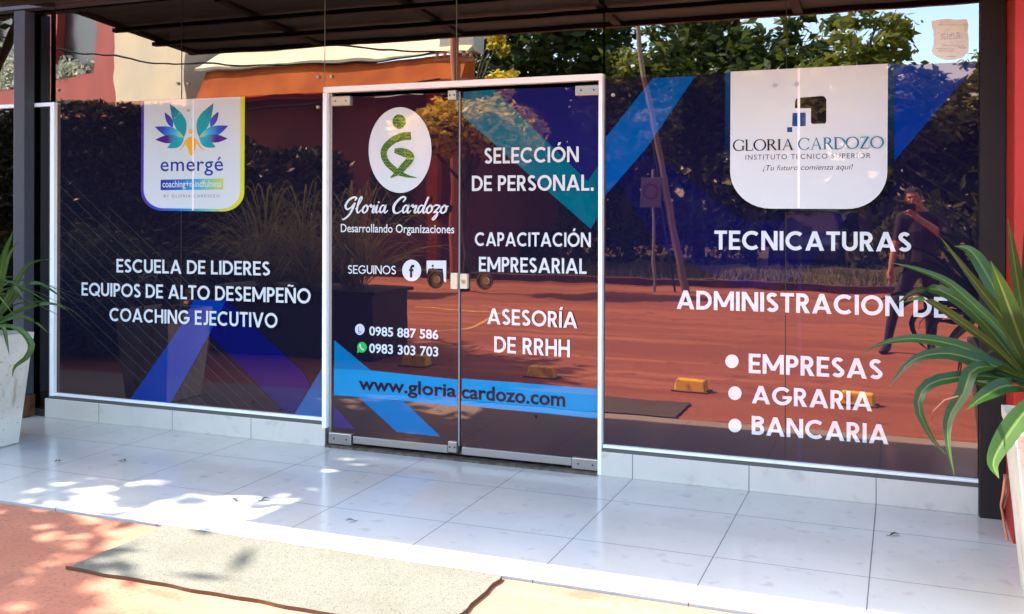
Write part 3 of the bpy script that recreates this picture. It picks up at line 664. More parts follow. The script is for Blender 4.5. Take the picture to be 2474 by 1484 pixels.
# script signature
def script_word():
    S = []  # strokes: (points, widths) in units: x-height .5, cap 1
    th, tn = .115, .06
    def st(x, pts, ws=None): S.append(([(x + a, b) for a, b in pts], ws or [th * .9] * len(pts)))
    x = 0
    # G
    st(x, [(.62, .78), (.70, .95), (.52, 1.0), (.25, .80), (.10, .45), (.22, .22), (.45, .35), (.62, .62)], [.08, .12, .13, .14, .14, .12, .09, .08])
    st(x, [(.66, .66), (.55, .25), (.38, -.15), (.10, -.42), (-.02, -.40)], [.12, .13, .12, .11, .05]); x += .80
    # l
    st(x, [(-.08, .22), (.12, .55), (.26, .92), (.20, 1.02), (.10, .80), (.04, .35), (.06, .06), (.16, .02), (.30, .20)], [.05, .07, .08, .10, .11, .12, .11, .09, .06]); x += .33
    def o_(x): st(x, [(.24, .50), (.08, .34), (.06, .10), (.18, .01), (.32, .14), (.34, .36), (.24, .50), (.36, .42), (.48, .44)], [.10, .12, .12, .10, .11, .12, .10, .07, .05])
    def r_(x): st(x, [(-.02, .40), (.10, .52), (.13, .38), (.20, .42), (.32, .46), (.27, .25), (.25, .06), (.33, .02), (.42, .16)], [.05, .10, .11, .09, .11, .12, .11, .08, .05])
    def i_(x): st(x, [(-.06, .16), (.10, .48), (.06, .15), (.12, .01), (.26, .18)], [.05, .11, .12, .10, .05]); S.append(([(x + .14, .64), (x + .20, .72)], [.11, .11]))
    def a_(x): st(x, [(.34, .44), (.18, .48), (.05, .26), (.10, .03), (.24, .12), (.36, .46), (.32, .12), (.40, .01), (.54, .18)], [.09, .10, .12, .11, .07, .12, .12, .09, .05])
    o_(x); x += .42
    r_(x); x += .40
    i_(x); x += .24
    a_(x); x += .78
    # C
    st(x, [(.58, .70), (.70, .92), (.55, 1.02), (.28, .80), (.08, .42), (.14, .06), (.36, .0), (.64, .22)], [.07, .11, .13, .15, .16, .14, .10, .05]); x += .58
    a_(x); x += .50
    r_(x); x += .40
    # d
    st(x, [(.34, .44), (.18, .48), (.05, .26), (.10, .03), (.24, .12), (.38, .50)], [.09, .10, .12, .11, .08, .08]); st(x, [(.56, 1.02), (.44, .60), (.34, .15), (.40, .01), (.54, .18)], [.11, .12, .12, .09, .05]); x += .50
    o_(x); x += .42
    # z with tail
    st(x, [(-.02, .38), (.12, .50), (.34, .44), (.20, .22), (.06, .04), (.22, .08), (.26, -.12), (.12, -.38), (.02, -.36), (.16, -.14), (.46, .18)], [.05, .10, .10, .09, .08, .11, .11, .10, .08, .06, .05]); x += .40
    o_(x); x += .48
    return S, x
S, Wd = script_word()
x0, z0 = F(829, 516.5); x1, z1 = F(1090, 516.5); hz = F(960, 478.5)[1] - F(960, 516.5)[1]
d = Deco(-0.0035)
for pts, ws in S:
    sc = hz
    for pl in brush(pts, ws, 5):
        d.lay([(x0 + (x1 - x0) * ((a + .10 * b + .02) / (Wd + .06)), z0 + b * hz) for a, b in pl])
d.build('signature_lettering', PW, ld)
font_text('Desarrollando Organizaciones', 824, 1098, 563, 564.5, 543.5, 544.5, PW, ld, bold=0.010)
caps('SEGUINOS', 841.5, 959.5, 663.5, 664.5, 643, 643.5, PW, ld, t=.14)
d = Deco(-0.0030); d.px(ell(995.5, 655, 23, 26, 36)); fb = d.build('round_icon', PW, ld)
font_text('f', 989.5, 1002, 671, 671, 641, 641, print_mat((38, 34, 48)), fb, bold=0.03, ref='f')
d = Deco(-0.0030)
cxp, czp = cx1, cz1
for pl in [[(1031.5, 631), (1079, 630.5), (1079, 650), (1031.5, 650)], [(1031.5, 650), (1036, 650), (1032.5, 664)], [(1071, 650), (1079, 650), (1079, 684), (1073.5, 680)]]: d.px(pl)
li = d.build('square_icon', PW, ld)
d = Deco(-0.0034); d.px(ell(1046.5, 643.5, 2.6, 2.9, 14)); d.px([(1044.2, 649), (1048.8, 649), (1048.8, 651.5), (1044.2, 651.5)]); d.build('icon_dot', print_mat((38, 34, 48)), li)
d = Deco(-0.0030); d.px(ell(871, 798, 11.5, 13.5, 28)); ph = d.build('phone_icon', print_mat((205, 210, 235)), ld)
d = Deco(-0.0034)
for pl in ribbon([(868, 791), (868, 803), (875, 803)], 1.6): d.px(pl)
for pl in ribbon([(867, 807), (876, 807)], 1.4): d.px(pl)
d.build('icon_mark', print_mat((70, 78, 120)), ph)
d = Deco(-0.0030); d.px(ell(876.5, 841, 11.5, 13, 28)); d.px([(866, 846), (864.5, 855), (873, 852)]); wa = d.build('phone_icon', print_mat((46, 185, 92)), ld)
d = Deco(-0.0034)
for pl in brush([(872, 834), (872.5, 840), (876.5, 845.5), (881, 847)], [4.2, 2.4, 2.4, 4.2]): d.px(pl)
d.build('icon_mark', PW, wa)
font_text('0985 887 586', 894, 1061, 811.5, 820.5, 790, 798, PW, ld, bold=0.022, ref='0')
font_text('0983 303 703', 894, 1061, 853.5, 862, 831.5, 839, PW, ld, bold=0.022, ref='0')
NAVY = print_mat((26, 26, 48))
font_text('www.gloria', 869, 1105, 942, 960, 921.5, 939, NAVY, ld, bold=0.022, ref='x')

rd = thing('glass_door', 'glass door leaf with a teal slash and the words seleccion de personal', 'door', (dr1, 0, DZ0), 'pair of printed glass doors')
cx2, cz2 = F(1171.5, 679.5)
hole_sheet(dr0, dr1, DZ0, DZ1, cx2, cz2, 0.043, 0.0, 0.010, 'glass_pane', GLASS_DOOR, rd)
hole_sheet(dr0 + 0.001, dr1 - 0.001, DZ0 + 0.05, DZ1 - 0.001, cx2, cz2, 0.0435, FY, -0.0002, 'dark_film', print_mat((22, 20, 40)), rd)
finger_pull(cx2, cz2, rd)
g = MB(); g.box(dr0 + 0.012, dr1 - 0.155, -0.012, 0.012, DZ0 + 0.002, DZ0 + 0.046); g.build('bottom_rail', ALU, rd, bevel=0.002)
fitting(dr1 - 0.150, dr1 + 0.004, DZ0 - 0.012, DZ0 + 0.052, rd)
fitting(dr1 - 0.135, dr1 + 0.002, DZ1 - 0.054, DZ1 + 0.004, rd)
# lock: one plate on each leaf
za, zb = F(1103, 699)[1], F(1103, 660)[1]
CREAM = mat('lock_plate', (0.66, 0.60, 0.42), 0.4, noise=(40, (0.5, 0.42, 0.28), 0.5, 0.7))
g = MB(); g.box(F(1093, 680)[0], dl1 - 0.0095, -0.026, 0.022, za, zb); lk = g.build('lock', CREAM, ld, bevel=0.004)
g = MB(); g.box(dr0 + 0.002, F(1133, 680)[0], -0.026, 0.022, za + 0.004, zb - 0.003); lk2 = g.build('lock', CREAM, rd, bevel=0.004)
g = MB(); xk, zk = F(1125, 680); g.tube([(xk, -0.0262, zk), (xk, -0.034, zk)], 0.011, 16); g.build('key_cylinder', STEEL, lk2)
film([(1118, 223), (1192, 217), (1419, 438), (1446, 396), (1446, 521), (1427, 552), (1118, 284)], (0, 96, 114), rd, -0.0014, label='teal diagonal slash ending in an arrow tip')
film([(1192, 217), (1446, 206), (1446, 396), (1419, 438)], (26, 28, 92), rd, -0.0013, label='navy blue triangle above the teal slash')
film([(1118, 915), (1446, 938.5), (1446, 1010.5), (1118, 979)], (0, 132, 184), rd, -0.0012, label='bright blue band with the end of the web address')
font_text('cardozo.com', 1118, 1368, 962, 981, 940, 957.5, NAVY, rd, bold=0.022, ref='x')
ln = [((1118 + i * 37 + 8, 1075 + i * 4.0), (1118 + i * 37 - 4, 1098 + i * 4.2)) for i in range(0, 9)]
hatch(rd, -0.0012, ln, 0.004, (96, 94, 98))
caps('SELECCIÓN', 1169.5, 1398.5, 396.5, 391, 358, 353.5, PW, rd)
caps('DE PERSONAL.', 1140, 1435, 462.5, 460, 425.5, 421, PW, rd)
caps('CAPACITACIÓN', 1148, 1429, 595, 596, 562, 561, PW, rd)
caps('EMPRESARIAL', 1158, 1419, 656.5, 661, 621, 624, PW, rd)
caps('ASESORÍA', 1179, 1397, 783, 792, 745, 753, PW, rd)
caps('DE RRHH', 1196, 1379.5, 851, 862.5, 812.5, 820, PW, rd)

# ================================================================== RIGHT SHOP WINDOW
XR0, XR1 = px_x(1460), 0.348
XS2 = px_x(1898)
wr = thing('shop_window', 'wide shop window with a dark film listing tecnicaturas under a white shield', 'window', ((XR0 + XR1) / 2, 0, ZR))
g = MB(); g.box(XR0, XS2 - 0.002, 0.0, 0.010, ZR + 0.03, GT); g.build('glass_pane', GLASS, wr)
g = MB(); g.box(XS2 + 0.002, XR1, 0.0, 0.010, ZR + 0.03, GT); g.build('glass_pane', GLASS, wr)
film_sheet(XR0 + 0.001, XR1 - 0.002, ZR + 0.03, ZP, wr, rgb=(17, 17, 44))
g = MB(); g.box(XR0 + 0.001, XR1, -0.028, 0.030, ZR + 0.020, ZR + 0.036); g.build('bottom_rail', WHITE_ALU, wr, bevel=0.002)
g = MB(); g.box(XR0 + 0.001, XR1, -0.033, 0.028, ZR + 0.001, ZR + 0.018); g.build('sill_strip', mat('dark_sill', (0.10, 0.095, 0.085), 0.5), wr)
g = MB(); g.box(XS2 - 0.002, XS2 + 0.002, -0.0024, 0.011, ZR + 0.04, GT - 0.002); g.build('glass_joint', RUBBER, wr)
def tpy(px): return 193 - (px - 1455) * 0.0545
def bpy_(px): return 1076 + (px - 1484) * 0.0915
film([(1462, 331), (1575, tpy(1575) + 1), (1677, tpy(1677) + 1), (1561, 356), (1462, 471)], (0, 80, 150), wr, -0.0016, label='light blue diagonal band rising from the door')
film([(1492, 440), (1561, 358), (1800, 535), (2058, 511), (1930, 668), (1800, 700), (1600, 600)], (14, 15, 62), wr, -0.0015, label='broad violet blue printed band')
film([(2156, 152), (2359, 145), (2345, 165), (2158, 385)], (0, 50, 138), wr, -0.0015, label='royal blue triangle right of the white shield')
ln = []
for k in range(12):
    y0 = 160 + k * 38; a = (max(2175, 2345 - (y0 - 160) * 0.95), y0 + 8 * 0); b = (2362, y0 + (2362 - a[0]) * 0.62)
    if b[1] < 620: ln.append((a, b))
hatch(wr, -0.0010, ln, 0.004, (44, 44, 58))
d = Deco(-0.0024); d.px(shield_pts(1750, 2159, 171.5, 149, 509, 508, 104)); s2 = d.build('emblem_shield', GRAD, wr); s2['label'] = 'large white emblem shield with a dark blue edge'
bm = bmesh.new(); bm.from_mesh(s2.data); bmesh.ops.triangulate(bm, faces=bm.faces); bmesh.ops.subdivide_edges(bm, edges=bm.edges, cuts=2, use_grid_fill=True); bm.to_mesh(s2.data); bm.free()
sz0, sz1 = F(1950, 505)[1], F(1950, 160)[1]
colour_attr(s2, lambda c: ramp([(0, lin((14, 14, 26))), (.35, lin((14, 16, 34))), (1, lin((20, 66, 112)))], (c.z - sz0) / (sz1 - sz0)))
d = Deco(-0.0030); d.px(shield_pts(1763, 2142.5, 171, 149.5, 501, 501, 98)); d.build('shield_face', PW, s2)
KB = print_mat((30, 28, 34)); BL = print_mat((18, 76, 134))
def rr(pts): return pts
d = Deco(-0.0033)
d.px([(1918.5, 258.5), (1918.5, 243), (1921, 236), (1928, 233), (1983, 228.5), (1990, 230), (1994.4, 237), (1994.4, 290), (1992, 295), (1961, 296), (1957.5, 293), (1957.5, 258)])
d.build('corner_mark', KB, s2)
d = Deco(-0.0033); d.px([(1913, 270), (1943, 268.5), (1945, 271), (1945, 300), (1943, 301.5), (1914, 302), (1912, 300)]); d.px([(1900, 304.5), (1912.5, 304), (1912.5, 316), (1900, 316)]); d.build('square_mark', BL, s2)
# roman capitals
def roman(ch):
    T, n_ = .125, .05; q = []
    ser = lambda x, y, w=.26: q.append(bx(x - w / 2, y, x + w / 2, y + .035))
    def rnd(pts, wf): q.extend(ribbon(pts, [wf(p) for p in pts]))
    if ch in 'OCGDQ':
        if ch == 'D':
            w = .86; q.append(bx(.09, 0, .09 + T, 1)); ser(.15, 0); ser(.15, .965)
            pts = [(.2, 1 - n_ / 2)] + arcp(.34, .5, .46, .5 - n_ / 2, 90, -90, 20) + [(.2, n_ / 2)]
            rnd(pts, lambda p: n_ + (T - n_) * max(0, (p[0] - .34) / .46) ** 1.5)
            return w, q
        w = .98 if ch == 'O' else .90
        a0, a1 = (0, 360) if ch == 'O' else ((38, 322) if ch == 'C' else (38, 325))
        pts = arcp(.49, .5, .43, .49, a0, a1, 32); rnd(pts, lambda p: n_ + (T - n_) * min(1, abs(p[0] - .49) / .43) ** 1.4)
        if ch == 'G': q.append(bx(.74, .05, .74 + T * .9, .42)); ser(.80, .40, .26)
        if ch in 'CG': q.append([(.80, .70), (.84, .70), (.84, .97), (.80, .90)])
        return w, q
    if ch == 'L': w = .66; q += [bx(.09, 0, .09 + T, 1), bx(.2, 0, .60, n_)]; ser(.15, .965); q.append([(.57, 0), (.62, 0), (.65, .22), (.61, .22)]); return w, q
    if ch == 'I': w = .34; q.append(bx(.11, 0, .11 + T, 1)); ser(.17, 0); ser(.17, .965); return w, q
    if ch == 'A':
        w = .92; q += [[(.10, 0), (.15, 0), (.47, 1), (.43, 1)], [(.70, 0), (.84, 0), (.49, 1), (.42, 1)], bx(.24, .34, .66, .385)]; ser(.12, 0, .22); ser(.78, 0, .26); return w, q
    if ch == 'R':
        w = .78; q.append(bx(.09, 0, .09 + T, 1)); ser(.15, 0); ser(.15, .965)
        pts = [(.2, 1 - n_ / 2), (.34, 1 - n_ / 2)] + arcp(.34, .745, .22, .23, 90, -90, 14) + [(.2, .515)]
        rnd(pts, lambda p: n_ + (T - n_) * max(0, (p[0] - .34) / .22)); q.append([(.64, 0), (.80, 0), (.42, .53), (.30, .53)]); return w, q
    if ch == 'Z': w = .76; q += [bx(.08, .95, .70, 1), bx(.05, 0, .70, .05), [(.05, .03), (.19, .03), (.70, .97), (.56, .97)], [(.08, 1), (.12, 1), (.10, .78), (.07, .78)], [(.66, 0), (.71, 0), (.73, .24), (.69, .24)]]; return w, q
    return .3, q
lay_glyphs([roman(c) for c in 'GLORIA'], 1769.5, 1917, 362.5, 359, 335.5, 332.5, -0.0034, 'lettering', KB, s2, .02)
lay_glyphs([roman(c) for c in 'CARDOZO'], 1926.5, 2134, 359, 353.5, 330.5, 325, -0.0034, 'lettering', print_mat((20, 112, 140)), s2, .02)
font_text('INSTITUTO TECNICO SUPERIOR', 1800, 2102, 383.5, 377.5, 371.5, 365.5, print_mat((58, 56, 66)), s2, spacing=1.18)
font_text('¡Tu futuro comienza aquí!', 1842, 2060, 409, 405, 396.5, 392.5, print_mat((58, 56, 66)), s2, shear=0.25)
d = Deco(-0.0036); d.px([(1924.5, 163.5), (1930.5, 163), (1932, 499.5), (1926, 499.5)]); d.build('film_seam', print_mat((250, 249, 254)), s2)
d = Deco(-0.0025); d.px([(1927, 512), (1937, 512), (1940, bpy_(1940) - 2), (1929, bpy_(1929) - 2)]); d.build('film_seam', print_mat((27, 25, 62)), wr)
caps('TECNICATURAS', 1726, 2201, 600.5, 603, 554.5, 556, PW, wr, t=.19)
caps('ADMINISTRACION DE', 1636, 2289, 744, 762, 699, 712, PW, wr, t=.19)
caps('EMPRESAS', 1810.5, 2133.5, 898, 911.5, 851, 863, PW, wr, t=.19)
caps('AGRARIA', 1818.5, 2109, 971, 988.5, 928, 942, PW, wr, t=.19)
caps('BANCARIA', 1818.5, 2149, 1046, 1068, 1001, 1020, PW, wr, t=.19)
for q in ((1770, 870), (1777.5, 947), (1778, 1025)):
    d = Deco(-0.0034); d.px(ell(q[0], q[1], 16, 16.5, 28)); d.build('bullet_dot', PW, wr)
for q in [(1480, 229), (1870, 203.5), (1923, 200.5)]:
    x, z = F(*q); round_bolt(x, z, wr, 0.010)

# alarm company sticker
def cs(x, y): return (2177 + x * .2, y * .2)
st = thing('alarm_sticker', 'cream shield shaped alarm sticker in the top right corner of the glass', 'sticker', (*[F(*cs(580, 450))[0]], 0, F(*cs(580, 450))[1]))
d = Deco(-0.0008); d.px([cs(*p) for p in [(355, 290), (352, 228), (430, 216), (545, 200), (650, 212), (775, 203), (800, 285), (785, 350), (800, 440), (800, 585), (740, 662), (630, 697), (500, 695), (400, 652), (355, 600), (382, 500), (374, 350)]])
d.build('sticker_face', mat('sticker_paper', (0.80, 0.94, 0.88), 0.3, noise=(30, (0.66, 0.78, 0.70), 0.5, 0.75)), st)
d = Deco(-0.0012)
dark = print_mat((70, 40, 30))
for g_, xo in (('S', 458), ('I', 530), ('S', 565), ('1', 650)):
    if g_ == 'I': d.px([cs(*p) for p in [(533, 385), (550, 385), (550, 450), (533, 450)]])
    elif g_ == 'S':
        for (x0_, x1_, y0_, y1_) in ((0, 66, 385, 399), (0, 20, 399, 412), (0, 66, 412, 424), (46, 66, 424, 436), (0, 66, 436, 450)): d.px([cs(xo + a, b) for a, b in [(x0_, y0_), (x1_, y0_), (x1_, y1_), (x0_, y1_)]])
    else:
        for (x0_, x1_, y0_, y1_) in ((0, 30, 365, 385), (0, 14, 395, 440), (22, 40, 385, 440), (52, 64, 370, 440)): d.px([cs(xo + a, b) for a, b in [(x0_, y0_), (x1_, y0_), (x1_, y1_), (x0_, y1_)]])
for (x0_, x1_, y0_, y1_) in ((465, 750, 522, 530), (405, 640, 560, 568), (670, 765, 545, 562), (430, 620, 588, 594), (530, 650, 655, 662), (430, 790, 275, 279)): d.px([cs(a, b) for a, b in [(x0_, y0_), (x1_, y0_), (x1_, y1_), (x0_, y1_)]])
d.build('sticker_print', dark, st)

# ================================================================== SIDE WINDOW LEFT OF THE POST
sw = thing('shop_window', 'white framed plain window behind the dark post at the left edge', 'window', (-6.4, 0, 0))
g = MB(); g.box(-7.58, XL - 0.035, 0.0, 0.010, 0.05, GT); g.build('glass_pane', GLASS, sw)
g = MB(); g.box(-7.58, XL - 0.012, -0.024, 0.024, ZP - 0.012, ZP + 0.015); g.build('frame_rail', WHITE_ALU, sw, bevel=0.002)
g = MB(); g.box(XL - 0.030, XL - 0.012, -0.02, 0.024, 0.02, ZP - 0.014); g.build('frame_upright', mat('dark_window_frame', (0.035, 0.03, 0.025), 0.5), sw)
g = MB(); g.box(-7.58, XL - 0.035, -0.02, 0.024, 0.001, 0.049); g.build('bottom_rail', mat('dark_window_frame', (0.035, 0.03, 0.025), 0.5), sw)
g = MB(); g.tube([(-7.3, 0.4, 1.55), (-5.66, 0.25, 1.98)], 0.02, 8); g.build('stay_bar', ALU, sw)
# dark sheet added behind the lower half so the room stays dark
g = MB(); g.box(-7.58, XL - 0.04, 0.06, 0.07, 0.05, ZP - 0.02); g.build('darkening_sheet', mat('darkening_black', (0.02, 0.018, 0.016), 0.8), sw)

# ================================================================== POSTS AND CANOPY
p1 = thing('canopy_post', 'dark blue grey square steel post left of the shop window', 'post', (-5.83, -0.07, 0))
g = MB(); g.box(-5.885, -5.782, -0.115, -0.026, 0.16, 2.885); g.build('shaft', DARK_STEEL, p1, bevel=0.004)
g = MB(); g.box(-5.895, -5.772, -0.125, -0.022, 0.001, 0.158); g.build('foot', RUST, p1, bevel=0.004)
p2 = thing('canopy_post', 'near black flat post between the right window and the red pier', 'post', (0.40, -0.05, 0))
g = MB(); g.box(0.350, 0.4605, -0.075, 0.012, 0.001, 2.90); g.build('shaft', BLACK_POST, p2, bevel=0.003)
cn = thing('canopy', 'dark brown canopy roof on beams over the shop front', 'canopy', (-2.5, -0.7, 2.8))
def cz(y): return 2.925 + (2.80 - 2.925) * (-y / 1.40)
CX0, CX1 = -5.57, 1.9
g = MB(); g.hexa([(CX0, -1.40, cz(-1.4)), (CX1, -1.40, cz(-1.4)), (CX0, -0.02, cz(-.02)), (CX1, -0.02, cz(-.02)), (CX0, -1.40, cz(-1.4) + .05), (CX1, -1.40, cz(-1.4) + .05), (CX0, -0.02, cz(-.02) + .05), (CX1, -0.02, cz(-.02) + .05)])
g.build('roof_sheet', WOOD_DARK, cn)
g = MB()
x = CX0 + 0.05
rs = []
while x < CX1:
    rs.append(x); x += 1.22
for x in rs:
    g = MB(); g.hexa([(x - .03, -1.355, cz(-1.355) - .028), (x + .03, -1.355, cz(-1.355) - .028), (x - .03, -.121, cz(-.12) - .028), (x + .03, -.121, cz(-.12) - .028), (x - .03, -1.355, cz(-1.355) - .001), (x + .03, -1.355, cz(-1.355) - .001), (x - .03, -.121, cz(-.12) - .001), (x + .03, -.121, cz(-.12) - .001)])
    g.build('rafter', BEAM_DARK, cn)
for y in (-0.95, -0.52):
    g = MB(); g.box(CX0, CX1, y - .025, y + .025, cz(y) - .060, cz(y) - .030); g.build('purlin', BEAM_DARK, cn)
g = MB(); g.box(CX0 - .001, CX1, -1.402, -1.356, cz(-1.4) - .03, cz(-1.4) + .075); g.build('fascia_board', mat('fascia_brown', (0.10, 0.035, 0.02), 0.6), cn)
g = MB(); g.box(CX0 - 1.9, CX1, -.119, -.022, 2.895, 3.08); g.build('wall_beam', mat('grey_wall_beam', (0.085, 0.082, 0.095), 0.5, noise=(6, (0.06, 0.055, 0.06), 0.4, 0.7)), cn)

# ================================================================== DOOR MAT
MATC = mat('coir_mat', (0.112, 0.106, 0.080), 0.95, noise=[(3, (0.096, 0.090, 0.066), 0.45, 0.7), (150, (0.05, 0.040, 0.020), 0.55, 0.68, 3)], bump=(220, 0.8, 0.004))
rm = thing('door_mat', 'wide beige speckled mat lying in front of the tiled porch', 'mat', (-2.36, -1.95, -0.012))
g = MB()
def edge(t): return 0.004 * math.sin(t * 23) + 0.003 * math.sin(t * 51 + 1)
N = 40
top = []
for i in range(N + 1): top.append((-3.23 + 1.72 * i / N, -1.645 + edge(i / N) * .7))
for i in range(1, 14): top.append((-1.51 + edge(i / 13 + 3), -1.645 - 0.575 * i / 13))
for i in range(N, -1, -1): top.append((-3.23 + 1.72 * i / N, -2.225 + edge(i / N + 5)))
for i in range(13, 0, -1): top.append((-3.21 + edge(i / 13 + 8), -1.645 - 0.575 * i / 13))
n = len(top); g.v += [(x, y, -0.011) for x, y in top] + [(x, y, 0.004) for x, y in top]
g.f.append(tuple(range(n, 2 * n))[::-1]); g.mi.append(0)
for i in range(n): j = (i + 1) % n; g.f.append((i, j, n + j, n + i)); g.mi.append(1)
g.build('pile', [MATC, mat('mat_backing', (0.11, 0.055, 0.022), 0.9)], rm)

# ================================================================== PLANTERS
POT = mat('whitewashed_pot', (0.58, 0.56, 0.47), 0.75, noise=[(3.0, (0.43, 0.40, 0.33), 0.44, 0.68), (9, (0.28, 0.19, 0.12), 0.58, 0.74, 7, (1.6, 1.6, .35)), (40, (0.34, 0.30, 0.24), 0.60, 0.72)], bump=(26, 0.25, 0.004))
SOIL = mat('potting_soil', (0.03, 0.02, 0.013), 1.0, bump=(40, 1, 0.02))
def leaf_mat(name, c1, c2, trans=0.25):
    m = bpy.data.materials.new(name); m.use_nodes = True; nt = m.node_tree; b = nt.nodes['Principled BSDF']; out = [n for n in nt.nodes if n.type == 'OUTPUT_MATERIAL'][0]
    geo = nt.nodes.new('ShaderNodeNewGeometry'); tx = nt.nodes.new('ShaderNodeTexNoise'); tx.inputs['Scale'].default_value = 3.0; tx.inputs['Detail'].default_value = 5; nt.links.new(geo.outputs['Position'], tx.inputs['Vector'])
    mr = nt.nodes.new('ShaderNodeMapRange'); mr.inputs['From Min'].default_value = 0.38; mr.inputs['From Max'].default_value = 0.65; nt.links.new(tx.outputs['Fac'], mr.inputs['Value'])
    ri = nt.nodes.new('ShaderNodeMix'); ri.data_type = 'FLOAT'; ri.inputs[0].default_value = 0.5; nt.links.new(mr.outputs[0], ri.inputs[2]); nt.links.new(geo.outputs['Random Per Island'], ri.inputs[3])
    mx = nt.nodes.new('ShaderNodeMix'); mx.data_type = 'RGBA'; nt.links.new(ri.outputs[0], mx.inputs[0]); mx.inputs[6].default_value = (*c1, 1); mx.inputs[7].default_value = (*c2, 1)
    nt.links.new(mx.outputs[2], b.inputs['Base Color']); b.inputs['Roughness'].default_value = 0.38; b.inputs['IOR'].default_value = 1.33
    tr = nt.nodes.new('ShaderNodeBsdfTranslucent'); hs = nt.nodes.new('ShaderNodeHueSaturation'); hs.inputs['Hue'].default_value = 0.47; hs.inputs['Value'].default_value = 1.6; nt.links.new(mx.outputs[2], hs.inputs['Color']); nt.links.new(hs.outputs[0], tr.inputs[0])
    ms = nt.nodes.new('ShaderNodeMixShader'); ms.inputs[0].default_value = trans; nt.links.new(b.outputs[0], ms.inputs[1]); nt.links.new(tr.outputs[0], ms.inputs[2]); nt.links.new(ms.outputs[0], out.inputs[0])
    return m
LEAF_A = leaf_mat('strap_leaf', (0.007, 0.028, 0.006), (0.038, 0.078, 0.010), 0.18)
RIB_A = leaf_mat('leaf_midrib', (0.045, 0.085, 0.018), (0.10, 0.15, 0.03), .2)
LEAF_B = leaf_mat('grey_green_leaf', (0.012, 0.042, 0.012), (0.060, 0.120, 0.024), 0.25)
def strap_leaf(g, pts, w, fold=0.25, n=14, mi=0, tipw=0.02, basew=0.35, twist=0.0, face=0.0):
    """an arching strap leaf through the control points: base first, tip last"""
    P = [Vector(p) for p in pts]; P = [P[0] * 2 - P[1]] + P + [P[-1] * 2 - P[-2]]; C = []
    seg = len(P) - 3
    for i in range(n + 1):
        u = i / n * seg; k = min(int(u), seg - 1); t = u - k; p0, p1, p2, p3 = P[k:k + 4]
        C.append(0.5 * ((2 * p1) + (-p0 + p2) * t + (2 * p0 - 5 * p1 + 4 * p2 - p3) * t * t + (-p0 + 3 * p1 - 3 * p2 + p3) * t ** 3))
    b0 = len(g.v)
    chord = (C[-1] - C[0]); up0 = Vector((0, 0, 1))
    side0 = chord.cross(up0)
    if side0.length < 0.15 * chord.length: side0 = Vector((0.7, 0.7, 0))
    side0.normalize()
    for i, c in enumerate(C):
        t = i / n; d = (C[min(i + 1, n)] - C[max(i - 1, 0)]).normalized()
        s = (side0 - d * side0.dot(d)).normalized(); s = Matrix.Rotation(twist * t, 3, d) @ s
        if face:
            sf = d.cross(Vector((0, -CAM_D, CAM_H)) - c)
            if sf.length > .3: sf.normalize(); sf = -sf if sf.dot(s) < 0 else sf; s = (s * (1 - face) + sf * face).normalized()
        nn = s.cross(d).normalized()
        if nn.z < 0: nn = -nn
        prof = basew + (1 - basew) * math.sin(math.pi / 2 * min(1, t / .42)) if t < .42 else max(tipw, (1 - ((t - 0.42) / 0.58) ** 1.45))
        hw = w / 2 * prof
        g.v += [tuple(c - s * hw + nn * hw * fold), tuple(c - s * hw * .13 + nn * hw * fold * .10), tuple(c - nn * hw * .03), tuple(c + s * hw * .13 + nn * hw * fold * .10), tuple(c + s * hw + nn * hw * fold)]
    for i in range(n):
        for j in range(4):
            a = b0 + i * 5 + j; g.f.append((a, a + 1, a + 6, a + 5)); g.mi.append(mi + (1 if j in (1, 2) else 0))
def pot(parent, cx, cy, b, t, h, m=POT):
    g = MB(); z0 = 0.003
    def ring(hw, z): return [(cx - hw, cy - hw, z), (cx + hw, cy - hw, z), (cx + hw, cy + hw, z), (cx - hw, cy + hw, z)]
    rings = [ring(b, z0), ring(t, h - .05), ring(t + .004, h - .045), ring(t + .006, h), ring(t - .03, h), ring(t - .04, h - .06)]
    for r_ in rings: g.v += r_
    for k_ in range(len(rings) - 1):
        for i in range(4): j = (i + 1) % 4; g.f.append((k_ * 4 + i, k_ * 4 + j, k_ * 4 + 4 + j, k_ * 4 + 4 + i)); g.mi.append(0)
    g.f.append((3, 2, 1, 0)); g.mi.append(0)
    o = g.build('pot', m, parent, bevel=0.008)
    g = MB(); g.face([(p[0], p[1], h - .055) for p in ring(t - .039, 0)]); g.build('soil', SOIL, parent)
    return o
PLX, PLY = -5.40, -0.88
pl = thing('potted_plant', 'tapered white pot with narrow arching leaves at the left edge', 'potted plant', (PLX, PLY, 0), 'potted plants flanking the shop front')
pot(pl, PLX, PLY, 0.20, 0.255, 0.70)
g = MB(); base = Vector((PLX + 0.04, PLY, 0.72))
def dl(pts, y0, y1, w, **k):       # leaf whose outline points were measured on the photograph, laid from y0 (base) to y1 (tip)
    k.setdefault('face', .62); w = w * .78
    n_ = len(pts); L = [P3(p[0], p[1], y0 + (y1 - y0) * i / (n_ - 1)) for i, p in enumerate(pts)]; strap_leaf(g, L, w, **k)
B0 = (-8, 785)
dl([(-14, 780), (-4, 700), (12, 620), (33, 563)], -.86, -.95, .060)
dl([(-14, 780), (6, 690), (22, 628), (46, 584)], -.86, -.80, .035)
dl([(-14, 785), (20, 740), (52, 668), (82, 640), (126, 632)], -.86, -.70, .040)
dl([(-14, 790), (26, 742), (60, 700), (94, 691), (132, 712), (162, 735)], -.86, -.62, .034)
dl([(-14, 790), (38, 762), (88, 744), (132, 741), (166, 756)], -.86, -.72, .036)
dl([(-10, 792), (30, 775), (62, 774), (94, 790), (124, 816)], -.86, -.60, .036)
dl([(-10, 792), (44, 800), (76, 835), (68, 868), (38, 893), (32, 918)], -.90, -1.0, .050)
dl([(-10, 790), (10, 800), (18, 832), (25, 868)], -.95, -1.05, .030)
